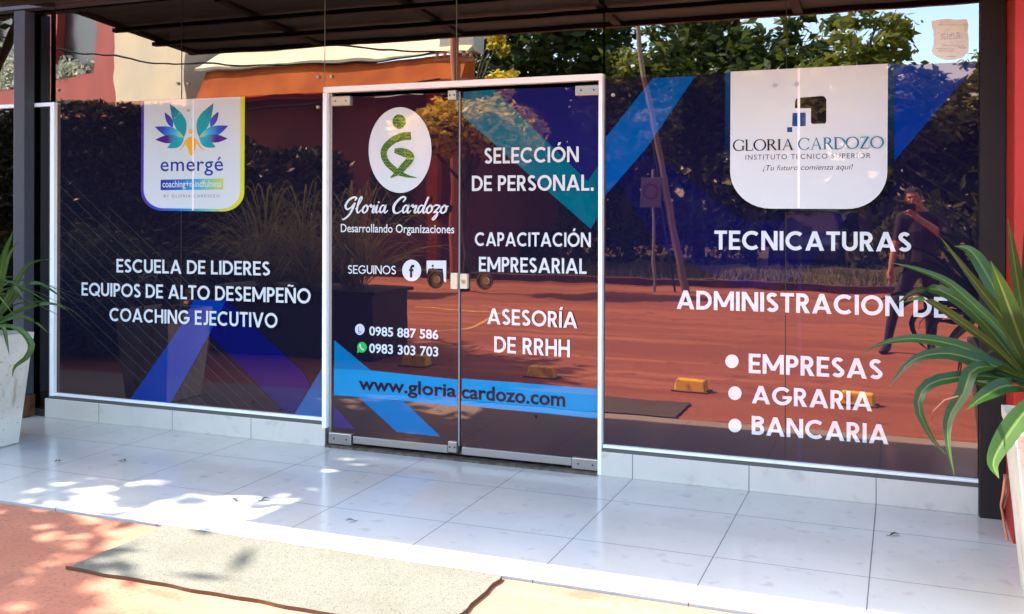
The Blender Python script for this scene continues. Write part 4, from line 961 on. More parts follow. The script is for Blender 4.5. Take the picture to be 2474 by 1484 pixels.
dl([(-14, 785), (20, 720), (34, 702), (48, 714), (58, 730)], -.90, -.95, .036)
rgp = random.Random(5)
for i in range(54):
    a = rgp.uniform(0, 2 * math.pi); L = rgp.uniform(.38, .72); e = rgp.uniform(.15, 1.2); w = rgp.uniform(.03, .045)
    dxy = Vector((math.cos(a), math.sin(a), 0)); b0_ = base + dxy * .03
    strap_leaf(g, [b0_, b0_ + dxy * L * .35 * math.cos(e) + Vector((0, 0, L * .42 * math.sin(e) + .05)), b0_ + dxy * L * .75 * math.cos(e * .8) + Vector((0, 0, L * .5 * math.sin(e))), b0_ + dxy * L + Vector((0, 0, L * (.55 * math.sin(e) - .25)))] if math.cos(a) < .55 or e > .7 else [b0_, b0_ + dxy * .05 + Vector((0, 0, .1)), b0_ + dxy * .1 + Vector((0, 0, .2)), b0_ + dxy * .12 + Vector((0, 0, .32))], w)
g.build('foliage', [LEAF_B, RIB_A], pl, smooth=True)

PRX, PRY = 0.665, -1.18
pr = thing('potted_plant', 'tapered cream pot with broad dark green strap leaves at the right edge', 'potted plant', (PRX, PRY, 0), 'potted plants flanking the shop front')
pot(pr, PRX, PRY, 0.225, 0.285, 0.70)
g = MB()
YB = -1.22
dl([(2510, 930), (2450, 800), (2366, 690), (2270, 566)], YB, -1.45, .060, fold=.3)
dl([(2520, 920), (2440, 760), (2374, 640), (2340, 598), (2305, 589)], YB, -1.05, .085, fold=.15)
dl([(2500, 900), (2458, 790), (2420, 690), (2393, 624)], YB, -1.70, .085, fold=.2)
dl([(2500, 900), (2466, 720), (2448, 610), (2434, 520)], YB, -1.35, .055, fold=.3)
dl([(2510, 900), (2492, 760), (2480, 640), (2473, 545)], YB, -1.30, .060, fold=.3)
dl([(2500, 920), (2424, 800), (2354, 732), (2288, 676), (2214, 645), (2152, 630)], YB, -1.10, .052, fold=.3)
dl([(2500, 925), (2400, 800), (2330, 730), (2262, 694), (2208, 702), (2166, 730)], YB, -.95, .070, fold=.15)
dl([(2500, 930), (2410, 840), (2326, 776), (2274, 740), (2226, 716), (2180, 727)], YB, -1.35, .050, fold=.35)
dl([(2500, 935), (2390, 866), (2322, 832), (2226, 814), (2150, 820), (2086, 845)], YB, -1.15, .066, fold=.2)
dl([(2520, 930), (2440, 892), (2364, 866), (2285, 848), (2205, 866), (2149, 930)], YB, -1.30, .085, fold=.12)
dl([(2510, 930), (2405, 905), (2320, 905), (2245, 924), (2220, 975), (2252, 1050), (2290, 1094)], YB, -1.45, .062, fold=.25)
dl([(2510, 925), (2405, 882), (2350, 890), (2329, 944), (2296, 1000), (2292, 1060), (2309, 1146)], YB, -1.50, .070, fold=.3)
dl([(2520, 940), (2440, 925), (2380, 950), (2335, 985)], YB, -1.60, .085, fold=.15)
dl([(2530, 940), (2480, 985), (2432, 1050), (2402, 1110), (2416, 1150)], -1.40, -1.72, .095, fold=.18)
dl([(2530, 900), (2476, 850), (2430, 830), (2380, 850)], YB, -.95, .070, fold=.2)
dl([(2530, 930), (2470, 860), (2420, 770), (2380, 715)], YB, -1.25, .05, fold=.3)
dl([(2530, 930), (2450, 905), (2390, 920), (2330, 905), (2270, 900)], YB, -1.0, .06, fold=.2)
for i in range(22):
    a = rgp.uniform(-1.9, 1.6); L = rgp.uniform(.5, .85); e = rgp.uniform(.3, 1.2); w = rgp.uniform(.06, .085)
    dxy = Vector((math.cos(a), math.sin(a), 0)); b0_ = Vector((PRX, PRY, .72))
    strap_leaf(g, [b0_, b0_ + dxy * L * .3 + Vector((0, 0, L * .5 * math.sin(e) + .1)), b0_ + dxy * L * .7 + Vector((0, 0, L * .55 * math.sin(e))), b0_ + dxy * L + Vector((0, 0, L * (.5 * math.sin(e) - .25)))], w)
g.build('foliage', [LEAF_A, RIB_A], pr, smooth=True)
g = MB(); g.tube([P3(2317, 952, -1.5), P3(2284, 962, -1.5), P3(2257, 988, -1.5), P3(2251, 1018, -1.5)], [.004, .004, .003, .002], 6)
g.build('dry_twig', mat('dry_root', (0.10, 0.034, 0.016), 0.9), pr)
g = MB(); g.tube([P3(2432, 1140, -1.50), P3(2428, 1180, -1.51), P3(2421, 1215, -1.51), P3(2430, 1260, -1.51), P3(2438, 1300, -1.51)], [.007, .006, .004, .005, .006], 6)
g.build('dry_root', mat('dry_root', (0.10, 0.034, 0.016), 0.9), pr)
g = MB(); g.tube([P3(2436, 1145, -1.49), P3(2436, 1185, -1.50), P3(2428, 1222, -1.51)], [.006, .005, .003], 6)
g.build('dry_root', mat('dry_root', (0.10, 0.034, 0.016), 0.9), pr)
#PART2
# ================================================================== ACROSS THE FORECOURT (seen mirrored in the glass)
def attach_local(o, parent): o.parent = parent; o.matrix_parent_inverse = Matrix.Identity(4); return o
# --- wheel stops
YP = mat('yellow_kerb_paint', (0.95, 0.62, 0.02), 0.7, noise=(14, (0.45, 0.24, 0.05), 0.52, 0.7), bump=(30, 0.3, 0.004))
WS = mat('bare_concrete', (0.16, 0.12, 0.10), 0.9)
ws_lab = ['short yellow parking block nearest the boxed grasses', 'second short yellow parking block from the boxed grasses', 'third short yellow parking block from the boxed grasses', 'short yellow parking block farthest right, by the photographer', 'fifth short yellow parking block, beyond the photographer']
for i, (x, y) in enumerate([(-4.32, -3.10), (-2.99, -2.96), (-1.62, -2.80), (-0.32, -2.72), (1.05, -2.66)]):
    if i == 0:
        ws0 = thing('parking_block', ws_lab[0], 'parking block', (x, y, -0.012), 'yellow parking blocks in a row')
        g = MB()
        g.hexa([(-.13, -.075, 0), (.13, -.075, 0), (-.13, .075, 0), (.13, .075, 0), (-.115, -.045, .10), (.115, -.045, .10), (-.115, .045, .10), (.115, .045, .10)])
        attach_local(g.build('painted_body', YP, bevel=0.012), ws0)
        g = MB(); g.box(-.15, .15, -.09, .09, 0.0005, .012); attach_local(g.build('footing', WS, bevel=0.003), ws0)
    else: copy_thing(ws0, (x, y, -0.012), ws_lab[i], rz=0.02 * i)

def Gm(px, py):      # where the mirrored sight line through this point of the glass meets the forecourt
    x0_, z0_ = F(px, py, 0); x1_, z1_ = F(px, py, 10); t = (-0.012 - z0_) / (z1_ - z0_); return Vector((x0_ + (x1_ - x0_) * t, -10 * t, 0))
for nm, pts_, w_, zz in (('a', [(1018, 803), (1090, 800), (1140, 790), (1180, 770), (1212, 756)], .07, -.008), ('b', [(1005, 741), (1060, 745), (1140, 752), (1190, 756)], .10, -.0085)):
    g = MB(); cc = smooth_line = [tuple(Gm(*q))[:2] for q in pts_]
    for q in brush(cc, [w_] * len(cc), 6): g.face([(a, b, zz) for a, b in q])
    o = g.build('painted_line', mat('worn_yellow_line', (0.62, 0.40, 0.10), .8, noise=(9, (0.42, 0.20, 0.09), .45, .6)), fix=False); tag(o, kind='structure')
# --- big dark planter box with arching grasses
bp = thing('planter_box', 'long dark planter box overflowing with tall arching grasses', 'planter', (-5.6, -3.45, -0.012))
g = MB(); g.box(-6.75, -4.80, -3.85, -3.12, -0.010, 0.02 + .62); g.build('box', mat('dark_planter_paint', (0.020, 0.017, 0.020), 0.6, noise=(8, (0.035, 0.028, 0.030), 0.45, 0.7)), bp, bevel=0.012)
g = MB(); g.box(-6.80, -4.75, -3.90, -3.07, .641, .675); g.build('rim', mat('dark_planter_rim', (0.030, 0.020, 0.020), 0.6), bp, bevel=0.008)
g = MB(); rgp = random.Random(11)
for i in range(420):
    cx_, cy_ = rgp.choice([(-6.3, -3.5), (-5.7, -3.4), (-5.2, -3.45)]); a = rgp.uniform(0, 2 * math.pi); L = rgp.uniform(.6, 1.25); e = rgp.uniform(.35, 1.45)
    dxy = Vector((math.cos(a), math.sin(a), 0)); b0_ = Vector((cx_ + rgp.uniform(-.1, .1), cy_ + rgp.uniform(-.08, .08), .66))
    h1 = L * math.sin(e); r1 = L * math.cos(e)
    strap_leaf(g, [b0_, b0_ + dxy * r1 * .45 + Vector((0, 0, h1 * .62)), b0_ + dxy * (r1 * .85 + .08) + Vector((0, 0, h1 * .95)), b0_ + dxy * (r1 * 1.2 + .2) + Vector((0, 0, h1 * .85 - .12))], rgp.uniform(.010, .020), n=7, fold=.4)
AG = leaf_mat('arching_grass', (0.10, 0.14, 0.03), (0.42, 0.42, 0.12), 0.3)
g.build('grasses', [AG, AG], bp, smooth=True)

# --- trees
def leafy_mat(name, c1, c2, c3):
    m = leaf_mat(name, c1, c2, 0.38); return m
TREE_A = leafy_mat('dark_tree_leaves', (0.022, 0.042, 0.010), (0.085, 0.110, 0.018), None)
TREE_B = leafy_mat('yellow_green_leaves', (0.055, 0.085, 0.015), (0.19, 0.19, 0.022), None)
TREE_C = leafy_mat('bright_yellow_leaves', (0.20, 0.22, 0.02), (0.75, 0.62, 0.05), None)
BARK = mat('tree_bark', (0.055, 0.038, 0.026), 0.9, noise=(12, (0.11, 0.08, 0.055), 0.45, 0.7, 5, (1, 1, .2)), bump=(25, 0.8, 0.02))
def leaf_cloud(g, blobs, n, size, rnd):
    """leaves gathered in twig clusters inside the crown's lobes"""
    vol = [b[3] * b[4] * b[5] for b in blobs]; tot = sum(vol)
    for b, v in zip(blobs, vol):
        k = int(n * v / tot / 26)
        for _ in range(k):
            while True:
                p = Vector((rnd.uniform(-1, 1), rnd.uniform(-1, 1), rnd.uniform(-1, 1)))
                if 0.30 < p.length < 1.0: break
            p = p * (1 + .12 * math.sin(p.x * 7 + p.z * 5)); c = Vector((b[0] + p.x * b[3], b[1] + p.y * b[4], b[2] + p.z * b[5])); cr = rnd.uniform(.14, .34) * (b[3] / 1.8)
            for _ in range(26):
                q = c + Vector((rnd.gauss(0, cr), rnd.gauss(0, cr), rnd.gauss(0, cr * .6)))
                u = Vector((rnd.gauss(0, 1), rnd.gauss(0, 1), rnd.gauss(0, .5))).normalized(); w = u.cross(Vector((rnd.gauss(0, 1), rnd.gauss(0, 1), rnd.gauss(0, 1)))).normalized()
                s = size * rnd.uniform(.6, 1.3)
                g.face([q - u * s, q + w * s * .42, q + u * s, q - w * s * .42])
def make_tree(label, loc, trunk_h, blobs, n, size, lm, seed, group, name='broadleaf_tree', r0=.16):
    t = thing(name, label, 'tree', loc, group); rnd = random.Random(seed)
    g = MB(); g.tube([(0, 0, -.1), (.05, .02, trunk_h * .4), (-.04, .05, trunk_h * .75), (0, 0, trunk_h)], [r0 * 1.3, r0, r0 * .85, r0 * .7], 10)
    for b in blobs:
        s = Vector((0, 0, trunk_h * rnd.uniform(.75, .98))); e = Vector((b[0], b[1], b[2])); m_ = s.lerp(e, .5) + Vector((rnd.uniform(-.2, .2), rnd.uniform(-.2, .2), .1))
        g.tube([s, m_, e], [r0 * .55, r0 * .35, r0 * .12], 7)
        for _ in range(4):
            e2 = e + Vector((rnd.uniform(-.7, .7) * b[3], rnd.uniform(-.7, .7) * b[4], rnd.uniform(-.2, .7) * b[5])); g.tube([m_, m_.lerp(e2, .6) + Vector((0, 0, .1)), e2], [r0 * .25, r0 * .14, r0 * .04], 5)
    attach_local(g.build('trunk', BARK, smooth=True), t)
    g = MB(); leaf_cloud(g, blobs, n, size, rnd); attach_local(g.build('crown', lm, fix=False), t)
    return t
GT1 = 'street trees beyond the forecourt'
tA = make_tree('tall dark tree straight across from the doors', (-8.6, -21.5, -.03), 3.4, [(0, 0, 5.2, 2.2, 2, 1.7), (-1.5, .4, 4.2, 1.6, 1.5, 1.3), (1.6, -.2, 4.4, 1.7, 1.6, 1.4), (.3, .2, 7.0, 1.5, 1.4, 1.2)], 9000, .17, TREE_A, 1, GT1)
tB = make_tree('spreading tree across from the right window, with gaps in its crown', (-3.9, -22.5, -.03), 3.2, [(0, 0, 5.0, 2.0, 1.8, 1.4), (-1.8, 0, 4.4, 1.5, 1.5, 1.1), (1.9, .3, 4.6, 1.4, 1.4, 1.1), (-1.1, 0, 6.6, 1.1, 1.2, .9), (1.6, .2, 6.3, .8, 1.0, .6)], 7000, .18, TREE_A, 2, GT1)
tC = make_tree('airy sunlit tree across from the right end of the shop', (-.9, -20.5, -.03), 2.8, [(0, 0, 4.5, 1.5, 1.5, 1.1), (-1.3, 0, 3.7, 1.2, 1.2, .9), (1.1, .2, 3.8, 1.3, 1.2, .9), (.2, 0, 5.8, 1.0, 1.0, .8)], 5200, .15, TREE_B, 3, GT1)
def tcopy(t, loc, rz, sc, lab):
    c = copy_thing(t, loc, lab, rz); c.scale = (sc, sc, sc); return c
tcopy(tA, (-12.0, -24.5, -.03), 1.3, 1.05, 'tall dark tree behind the low maroon building')
tcopy(tA, (-6.0, -25.8, -.03), 2.6, 1.0, 'tall dark tree farther back between two others')
tcopy(tB, (.2, -27.0, -.03), 2.2, .80, 'spreading tree farther back at the right end')
tcopy(tB, (4.6, -22.0, -.03), 4.0, 1.1, 'spreading tree far to the right beyond the shop')
tcopy(tC, (2.6, -27.5, -.03), 4.4, 1.0, 'airy sunlit tree behind the first airy one')
tcopy(tC, (-6.5, -19.3, -.03), 1.0, .85, 'small sunlit tree close to the verge')
tcopy(tA, (8.5, -25.0, -.03), 3.4, 1.0, 'tall dark tree at the far right of the row')
tD = make_tree('small yellow green tree on the forecourt edge across from the doors', (F(1125, 300, 10.8)[0], -10.8, -.012), 2.0, [(0, 0, 3.0, .85, .8, .40), (-.75, .1, 2.85, .6, .5, .42), (.70, 0, 2.8, .7, .5, .40), (.65, 0, 3.75, .30, .30, .30), (.62, 0, 4.45, .22, .25, .35)], 7500, .085, TREE_C, 6, None, r0=.07)
# shade tree near the left end of the porch: its crown throws the dappled shade
tE = make_tree('leafy shade tree near the left end of the porch', (-11.9, -4.6, -.012), 3.4, [(.9, 3.4, 4.6, 1.7, 1.3, .75), (1.9, 1.9, 4.8, 1.9, 1.4, .85), (-.6, 2.6, 5.4, 1.8, 1.9, 1.0), (1.9, 3.0, 3.9, 1.2, 1.2, .6), (-1.2, .6, 5.0, 1.6, 1.4, .9), (2.9, 4.3, 4.2, 1.2, .8, .6), (3.9, 4.2, 4.35, 1.1, .65, .5), (2.9, 1.4, 4.6, 1.4, .55, .5)], 60000, .15, TREE_A, 9, None)

tF = make_tree('second leafy tree added out of view on the left to shade the forecourt', (-18.6, -6.0, -.012), 3.2, [(0, 0, 4.8, 2.4, 2.2, 1.0), (2.4, 1.4, 4.9, 2.1, 2.0, .9), (-1.8, .8, 4.6, 1.8, 1.6, .9)], 30000, .15, TREE_A, 12, None)  # unseen tree, added so the mirrored paving on the left goes dark
hd = thing('added_hedge', 'dark clipped bushes added before the low maroon building to darken the left window', 'added_hedge', (-15.5, -9.9, -.012))  # added to darken what the left window mirrors
g = MB(); rnd = random.Random(41)
HT = lambda x: 2.35 + 1.05 * max(0, min(1, (-11.0 - x) / 1.6))
for i in range(32000):
    f_ = rnd.random(); x = rnd.uniform(-26, -9.6)
    if f_ < .6: y = -9.4 + rnd.gauss(0, .06); z = rnd.uniform(.02, HT(x))
    elif f_ < .85: y = rnd.uniform(-10.6, -9.4); z = HT(x) + rnd.gauss(0, .05) + .1 * math.sin(x * 1.1)
    else: x = -9.6 + rnd.gauss(0, .06); y = rnd.uniform(-10.6, -9.4); z = rnd.uniform(.02, 2.35)
    u = Vector((rnd.gauss(0, 1), rnd.gauss(0, 1), rnd.gauss(0, 1))).normalized(); w = u.cross(Vector((rnd.gauss(0, 1), rnd.gauss(0, 1), rnd.gauss(0, 1)))).normalized(); s = rnd.uniform(.05, .11); q = Vector((x, y, z))
    g.face([q - u * s, q + w * s * .5, q + u * s, q - w * s * .5])
g.build('leaves', leaf_mat('hedge_leaves', (0.010, 0.013, 0.006), (0.036, 0.036, 0.014), .2), hd, fix=False)
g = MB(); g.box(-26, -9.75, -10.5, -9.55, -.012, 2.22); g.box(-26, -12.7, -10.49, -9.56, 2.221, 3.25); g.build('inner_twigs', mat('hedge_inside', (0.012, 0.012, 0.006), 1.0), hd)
# --- undergrowth behind the verge: a dark tangle with no separate plants
g = MB(); rnd = random.Random(21)
for i in range(20000):
    x = rnd.uniform(-26, 14); y = -18.1 - abs(rnd.gauss(0, .45)); z = rnd.random() ** 1.2 * (1.3 + .4 * math.sin(x * .9) + .3 * math.sin(x * 2.3 + 1))
    u = Vector((rnd.gauss(0, 1), rnd.gauss(0, 1), rnd.gauss(0, 1))).normalized(); w = u.cross(Vector((rnd.gauss(0, 1), rnd.gauss(0, 1), rnd.gauss(0, 1)))).normalized(); s = rnd.uniform(.05, .13); q = Vector((x, y, z + .02))
    if -3.1 < x < -1.1: continue
    g.face([q - u * s, q + w * s * .45, q + u * s, q - w * s * .45])
tag(g.build('undergrowth', TREE_A, fix=False), 'low dark tangle of bushes along the back of the verge', 'undergrowth', kind='stuff')

sb0 = thing('added_shrub', 'added dark rounded bush beside the planter box', 'added_shrub', (-7.6, -2.7, -.012), 'dark bushes added left of the porch to dim the mirrored view')  # added bushes that darken the reflection low in the left window
g = MB(); rnd = random.Random(50); leaf_cloud(g, [(0, 0, .62, .62, .55, .60), (.3, .1, .4, .45, .45, .4), (-.3, 0, .45, .5, .5, .45)], 7800, .06, rnd); attach_local(g.build('leaves', TREE_A, fix=False), sb0)
g = MB()
for k in range(7): g.tube([(0, 0, 0), (math.cos(k) * .15, math.sin(k) * .15, .4), (math.cos(k) * .35, math.sin(k) * .35, .85)], [.02, .014, .006], 6)
attach_local(g.build('stems', BARK), sb0)
for (x, y, rz_, lb_) in ((-8.6, -3.4, 1.2, 'added dark rounded bush behind the first one'), (-7.3, -4.6, 2.3, 'added dark rounded bush behind the planter box'), (-9.9, -4.6, 3.9, 'added dark rounded bush farthest left in the cluster'), (-8.7, -2.2, 5.0, 'added dark rounded bush nearest the side window')): copy_thing(sb0, (x, y, -.012), lb_, rz_)
fl0 = thing('fallen_leaf', 'curled dark fallen leaf on the tiles below the left window', 'leaf', (-4.25, -.80, .001), 'fallen leaves on the porch tiles')
g = MB(); strap_leaf(g, [(-.022, 0, .002), (-.006, .004, .010), (.008, 0, .012), (.024, -.004, .006)], .022, n=6); attach_local(g.build('blade', [mat('dead_leaf', (.045, .028, .018), .8)] * 2), fl0)
g = MB(); g.tube([(-.022, 0, .002), (-.038, .003, .004)], .0012, 5); attach_local(g.build('stalk', mat('dead_leaf', (.045, .028, .018), .8)), fl0)
for (x, y, rz_, lb_) in ((-3.02, -1.13, 1.0, 'dark fallen leaf at the edge of the sunny patch'), (-3.16, -1.19, 2.4, 'dark fallen leaf next to another by the sunny patch'), (-2.44, -1.27, 4.0, 'single dark fallen leaf in front of the doors'), (-4.6, -.95, 5.1, 'dark fallen leaf nearest the left pot'), (-.03, -.52, .4, 'dark fallen leaf on the tiles below the word bancaria')): copy_thing(fl0, (x, y, .001), lb_, rz_)
# --- the wood behind everything, one dark mass
g = MB(); rnd = random.Random(33)
for i in range(26000):
    x = rnd.uniform(-60, 32); y = -36 + 8 * math.sin(x * .15) * .2 - abs(rnd.gauss(0, 1.2)); z = rnd.random() * (5.2 + .9 * math.sin(x * .5) + .6 * math.sin(x * 1.3 + 1)) * (1 if x < -3 else .85)
    u = Vector((rnd.gauss(0, 1), rnd.gauss(0, 1), rnd.gauss(0, 1))).normalized(); w = u.cross(Vector((rnd.gauss(0, 1), rnd.gauss(0, 1), rnd.gauss(0, 1)))).normalized(); s = rnd.uniform(.25, .5); q = Vector((x, y, z))
    g.face([q - u * s, q + w * s * .6, q + u * s, q - w * s * .6])
tag(g.build('wood', TREE_A, fix=False), 'distant dark wood closing the view beyond the street', 'wood', kind='stuff')
# --- low maroon building with a cream metal roof, and its taller red and cream wing
MAR = mat('maroon_wall_paint', (0.20, 0.055, 0.040), 0.75, noise=(1.1, (0.15, 0.042, 0.032), 0.4, 0.65))
ORG = mat('brick_orange_paint', (0.52, 0.110, 0.020), 0.9, 1.2, noise=(1.6, (0.38, 0.07, 0.016), 0.4, 0.65))
CRM = mat('cream_paint', (0.80, 0.60, 0.34), 0.7, noise=(0.7, (0.66, 0.52, 0.33), 0.4, 0.65))
DGL = mat('far_window_glass', (0.045, 0.040, 0.038), 0.25, 1.4)
TH = R(5)
lb = thing('low_building', 'long low maroon building with an orange fascia and pale cream metal roof', 'building', (-13.2, -15.4, 0))
g = MB(); g.box(-16.0, -9.0, -21.0, -15.0, -.1, 4.1); g.build('wall', MAR, lb)
g = MB(); g.hexa([(-16.0, -14.2, 4.10), (-8.9, -14.0, 4.10), (-16.0, -14.9, 4.10), (-8.9, -14.9, 4.10), (-16.0, -14.55, 4.82), (-8.9, -14.35, 4.82), (-16.0, -14.95, 4.82), (-8.9, -14.95, 4.82)]); g.build('fascia', ORG, lb)
g = MB(); g.hexa([(-16.2, -14.45, 4.84), (-8.8, -14.25, 4.84), (-16.2, -21.3, 8.2), (-8.8, -21.3, 8.2), (-16.2, -14.45, 4.90), (-8.8, -14.25, 4.90), (-16.2, -21.3, 8.26), (-8.8, -21.3, 8.26)])
rf = g.build('roof', mat('cream_metal_roof', (0.74, 0.56, 0.31), 0.5, noise=(0.8, (0.64, 0.47, 0.26), 0.4, 0.65, 4, (3, .3, 1))), lb)
for x in (-15.4, -13.2, -11.0):
    g = MB(); g.box(x - .55, x + .55, -14.998, -14.94, 1.0, 2.3); w_ = g.build('window', mat('dark_window_frame', (0.035, 0.03, 0.025), 0.5), lb)
    g = MB(); g.box(x - .48, x + .48, -14.939, -14.925, 1.07, 2.23); g.build('pane', DGL, w_)
g = MB(); g.box(-9.95, -9.72, -14.9, -14.68, -.1, 4.09); g.build('corner_pillar', ORG, lb)
wg = thing('two_storey_building', 'taller red and cream building with square windows at the far left', 'building', (-17.3, -14.7, 0))
g = MB(); g.box(-21.2, -17.32, -21, -14.6, -.1, 9.6); g.build('cream_wall', CRM, wg)
g = MB()
for (a, b, c_, d_) in ((-33.0, -30.8, -.1, 9.6), (-30.8, -28.1, -.1, 5.45), (-30.8, -28.1, 8.4, 9.6), (-28.1, -25.1, -.1, 9.6), (-25.1, -22.4, -.1, 5.45), (-25.1, -22.4, 8.4, 9.6), (-22.4, -21.202, -.1, 9.6)): g.box(a, b, -15.2, -14.65, c_, d_)
g.build('red_wall', mat('coral_red_paint', (0.42, 0.065, 0.038), 0.7, noise=(1.1, (0.34, 0.05, 0.03), 0.4, 0.65)), wg)
for x in (-29.45, -23.75):
    g = MB(); g.box(x - 1.34, x + 1.34, -15.1, -14.98, 5.46, 8.39); g.build('window', DGL, wg)
    g = MB(); rr_ = random.Random(int(-x * 10))
    for _ in range(700):
        q = Vector((x - 1.3 + abs(rr_.gauss(0, .75)) if x > -25 else x + rr_.uniform(-.3, 1.25), -14.75 + rr_.gauss(0, .06), 5.5 + abs(rr_.gauss(0, .22 if x > -25 else .55)))); u = Vector((rr_.gauss(0, 1), rr_.gauss(0, 1), rr_.gauss(0, 1))).normalized(); w_ = u.cross(Vector((0.3, 1, .2))).normalized(); s = rr_.uniform(.05, .12)
        g.face([q - u * s, q + w_ * s * .5, q + u * s, q - w_ * s * .5])
    g.build('window_plants', leaf_mat('pale_window_plants', (0.18, 0.22, 0.10), (0.62, 0.62, 0.48), 0.3), wg)

wg.rotation_euler.z = R(20); wg.location = (-17.3, -15.6, 0)
# --- utility pole and wires, leaning timber pole, sign post
up = thing('utility_pole', 'orange brown utility pole with insulators beside the low building', 'pole', (-8.65, -13.3, 0))
PB = mat('weathered_pole', (0.40, 0.12, 0.05), 0.8)
g = MB(); g.tube([(-8.65, -13.3, -.1), (-8.65, -13.3, 6.6)], [.11, .08], 12); g.build('shaft', PB, up)
g = MB(); g.box(-9.05, -8.25, -13.34, -13.26, 4.52, 4.58); g.box(-8.95, -8.35, -13.34, -13.26, 4.15, 4.20); g.build('crossarm', PB, up)
for x in (-9.0, -8.85, -8.45, -8.3):
    g = MB(); g.tube([(x, -13.3, 4.585), (x, -13.3, 4.63), (x, -13.3, 4.68), (x, -13.3, 4.72)], [.02, .045, .03, .045], 10); g.build('insulator', mat('insulator_glaze', (0.5, 0.16, 0.08), 0.2), up)
WIRE = mat('black_wire', (0.004, 0.004, 0.004), 1.0)
def wire(a, b, sag, lab, r=.020):
    a, b = Vector(a), Vector(b); pts = []
    for i in range(25): t = i / 24; p = a.lerp(b, t); p.z -= sag * 4 * t * (1 - t); pts.append(p)
    g = MB(); g.tube(pts, r, 5); o = g.build('overhead_wire', WIRE); tag(o, lab, 'wire', 'overhead wires at the utility pole'); return o
wire((-9.0, -13.3, 4.72), (-24, -12.4, 6.6), .75, 'overhead wire leaving the pole crossarm towards the far left')
wire((-8.85, -13.3, 4.72), (-24, -12.8, 7.4), .30, 'upper overhead wire in front of the cream roof')
wire((-8.95, -13.3, 4.2), (-15.5, -11.9, 3.6), .25, 'short slack wire hanging below the crossarm')
AX0 = F(1061, 100, 14.6)[0]; AX1 = F(1146, 100, 14.6)[0]; AZ0 = F(1100, 126, 14.6)[1]
ab = thing('wall_box', 'pale square equipment box fixed high beside the utility pole', 'box', (-8.0, -14.6, 4.9))
g = MB(); g.box(AX0, AX1, -15.1, -14.6, AZ0, AZ0 + .8); g.build('casing', mat('box_cream', (0.62, 0.56, 0.42), 0.6, noise=(3, (0.5, 0.44, 0.33), .45, .7)), ab, bevel=.02)
g = MB(); g.tube([((AX0 + AX1) / 2, -14.85, -.1), ((AX0 + AX1) / 2, -14.85, AZ0 - .001)], .05, 10); g.build('support_pipe', DARK_STEEL, ab)
lp = thing('timber_pole', 'pale leaning timber pole standing in the forecourt', 'pole', (-4.05, -12.0, 0))
g = MB(); g.tube([(-3.55, -12.0, -.012), (-4.3, -12.0, 3.9), (-4.62, -12.0, 5.9)], [.06, .045, .035], 10); g.build('pole', mat('pale_timber', (0.20, 0.15, 0.09), .7), lp)
g = MB(); g.tube([(-3.75, -12.06, -.012), (-4.44, -12.06, 4.6)], [.02, .02], 8); g.build('cable', RUBBER, lp)
sp_ = thing('sign_post', 'small greyish parking sign with a red ring on a slim post', 'sign', (-4.16, -11.9, 0))
g = MB(); g.tube([(-4.10, -12.0, -.012), (-4.15, -12.0, 2.2)], .025, 8); g.build('post', mat('grey_post', (.25, .24, .24), .6), sp_)
g = MB(); g.box(-4.36, -3.97, -11.965, -11.95, 1.50, 2.03); sg = g.build('board', mat('sign_board', (0.16, 0.14, 0.15), .5), sp_, bevel=.004)
g = MB(); rp = [(-4.165 + .13 * math.cos(t * math.pi / 12), 1.78 + .13 * math.sin(t * math.pi / 12)) for t in range(25)]
for q in ribbon(rp, .035): g.face([(a, -11.946, b) for a, b in q])
g.build('red_ring', mat('sign_red', (0.16, 0.02, 0.02), .5), sg, fix=False)

# --- parked car, seen front on through a gap in the bushes
car = thing('parked_car', 'dark blue hatchback parked facing the shop beyond the verge', 'car', (-2.1, -20.6, -.03))
def loft(g, secs, mi=0):
    n = len(secs[0]); b0 = len(g.v)
    for s in secs: g.v += s
    for k_ in range(len(secs) - 1):
        for i in range(n): j = (i + 1) % n; g.f.append((b0 + k_ * n + i, b0 + k_ * n + j, b0 + (k_ + 1) * n + j, b0 + (k_ + 1) * n + i)); g.mi.append(mi)
    g.f.append(tuple(b0 + i for i in range(n))[::-1]); g.mi.append(mi); g.f.append(tuple(b0 + (len(secs) - 1) * n + i for i in range(n))); g.mi.append(mi)
def sec(y, hw, z0, z1, tum=.0): return [(-hw, y, z0), (hw, y, z0), (hw * 1.0, y, (z0 + z1) / 2), (hw * (1 - tum), y, z1 - .03), (hw * (1 - tum) * .9, y, z1), (-hw * (1 - tum) * .9, y, z1), (-hw * (1 - tum), y, z1 - .03), (-hw * 1.0, y, (z0 + z1) / 2)]
g = MB(); loft(g, [sec(1.95, .70, .32, .66, .05), sec(1.85, .80, .22, .78, .04), sec(1.0, .84, .2, .94, .04), sec(.9, .84, .2, .96, .04), sec(-1.7, .84, .2, .98, .04), sec(-1.95, .78, .3, .92, .05)])
attach_local(g.build('body', mat('car_paint', (0.03, 0.05, 0.11), .15, 1.6), smooth=False, bevel=.03), car)
g = MB(); loft(g, [sec(.98, .74, .93, .95, .02), sec(.35, .70, .93, 1.44, .14), sec(-1.0, .70, .95, 1.48, .14), sec(-1.8, .72, .95, 1.0, .05)])
attach_local(g.build('windows', DGL, bevel=.02), car)
g = MB(); loft(g, [sec(.30, .60, 1.43, 1.47, .05), sec(-1.0, .60, 1.47, 1.51, .05)]); attach_local(g.build('roof', MATS['car_paint'], bevel=.01), car)
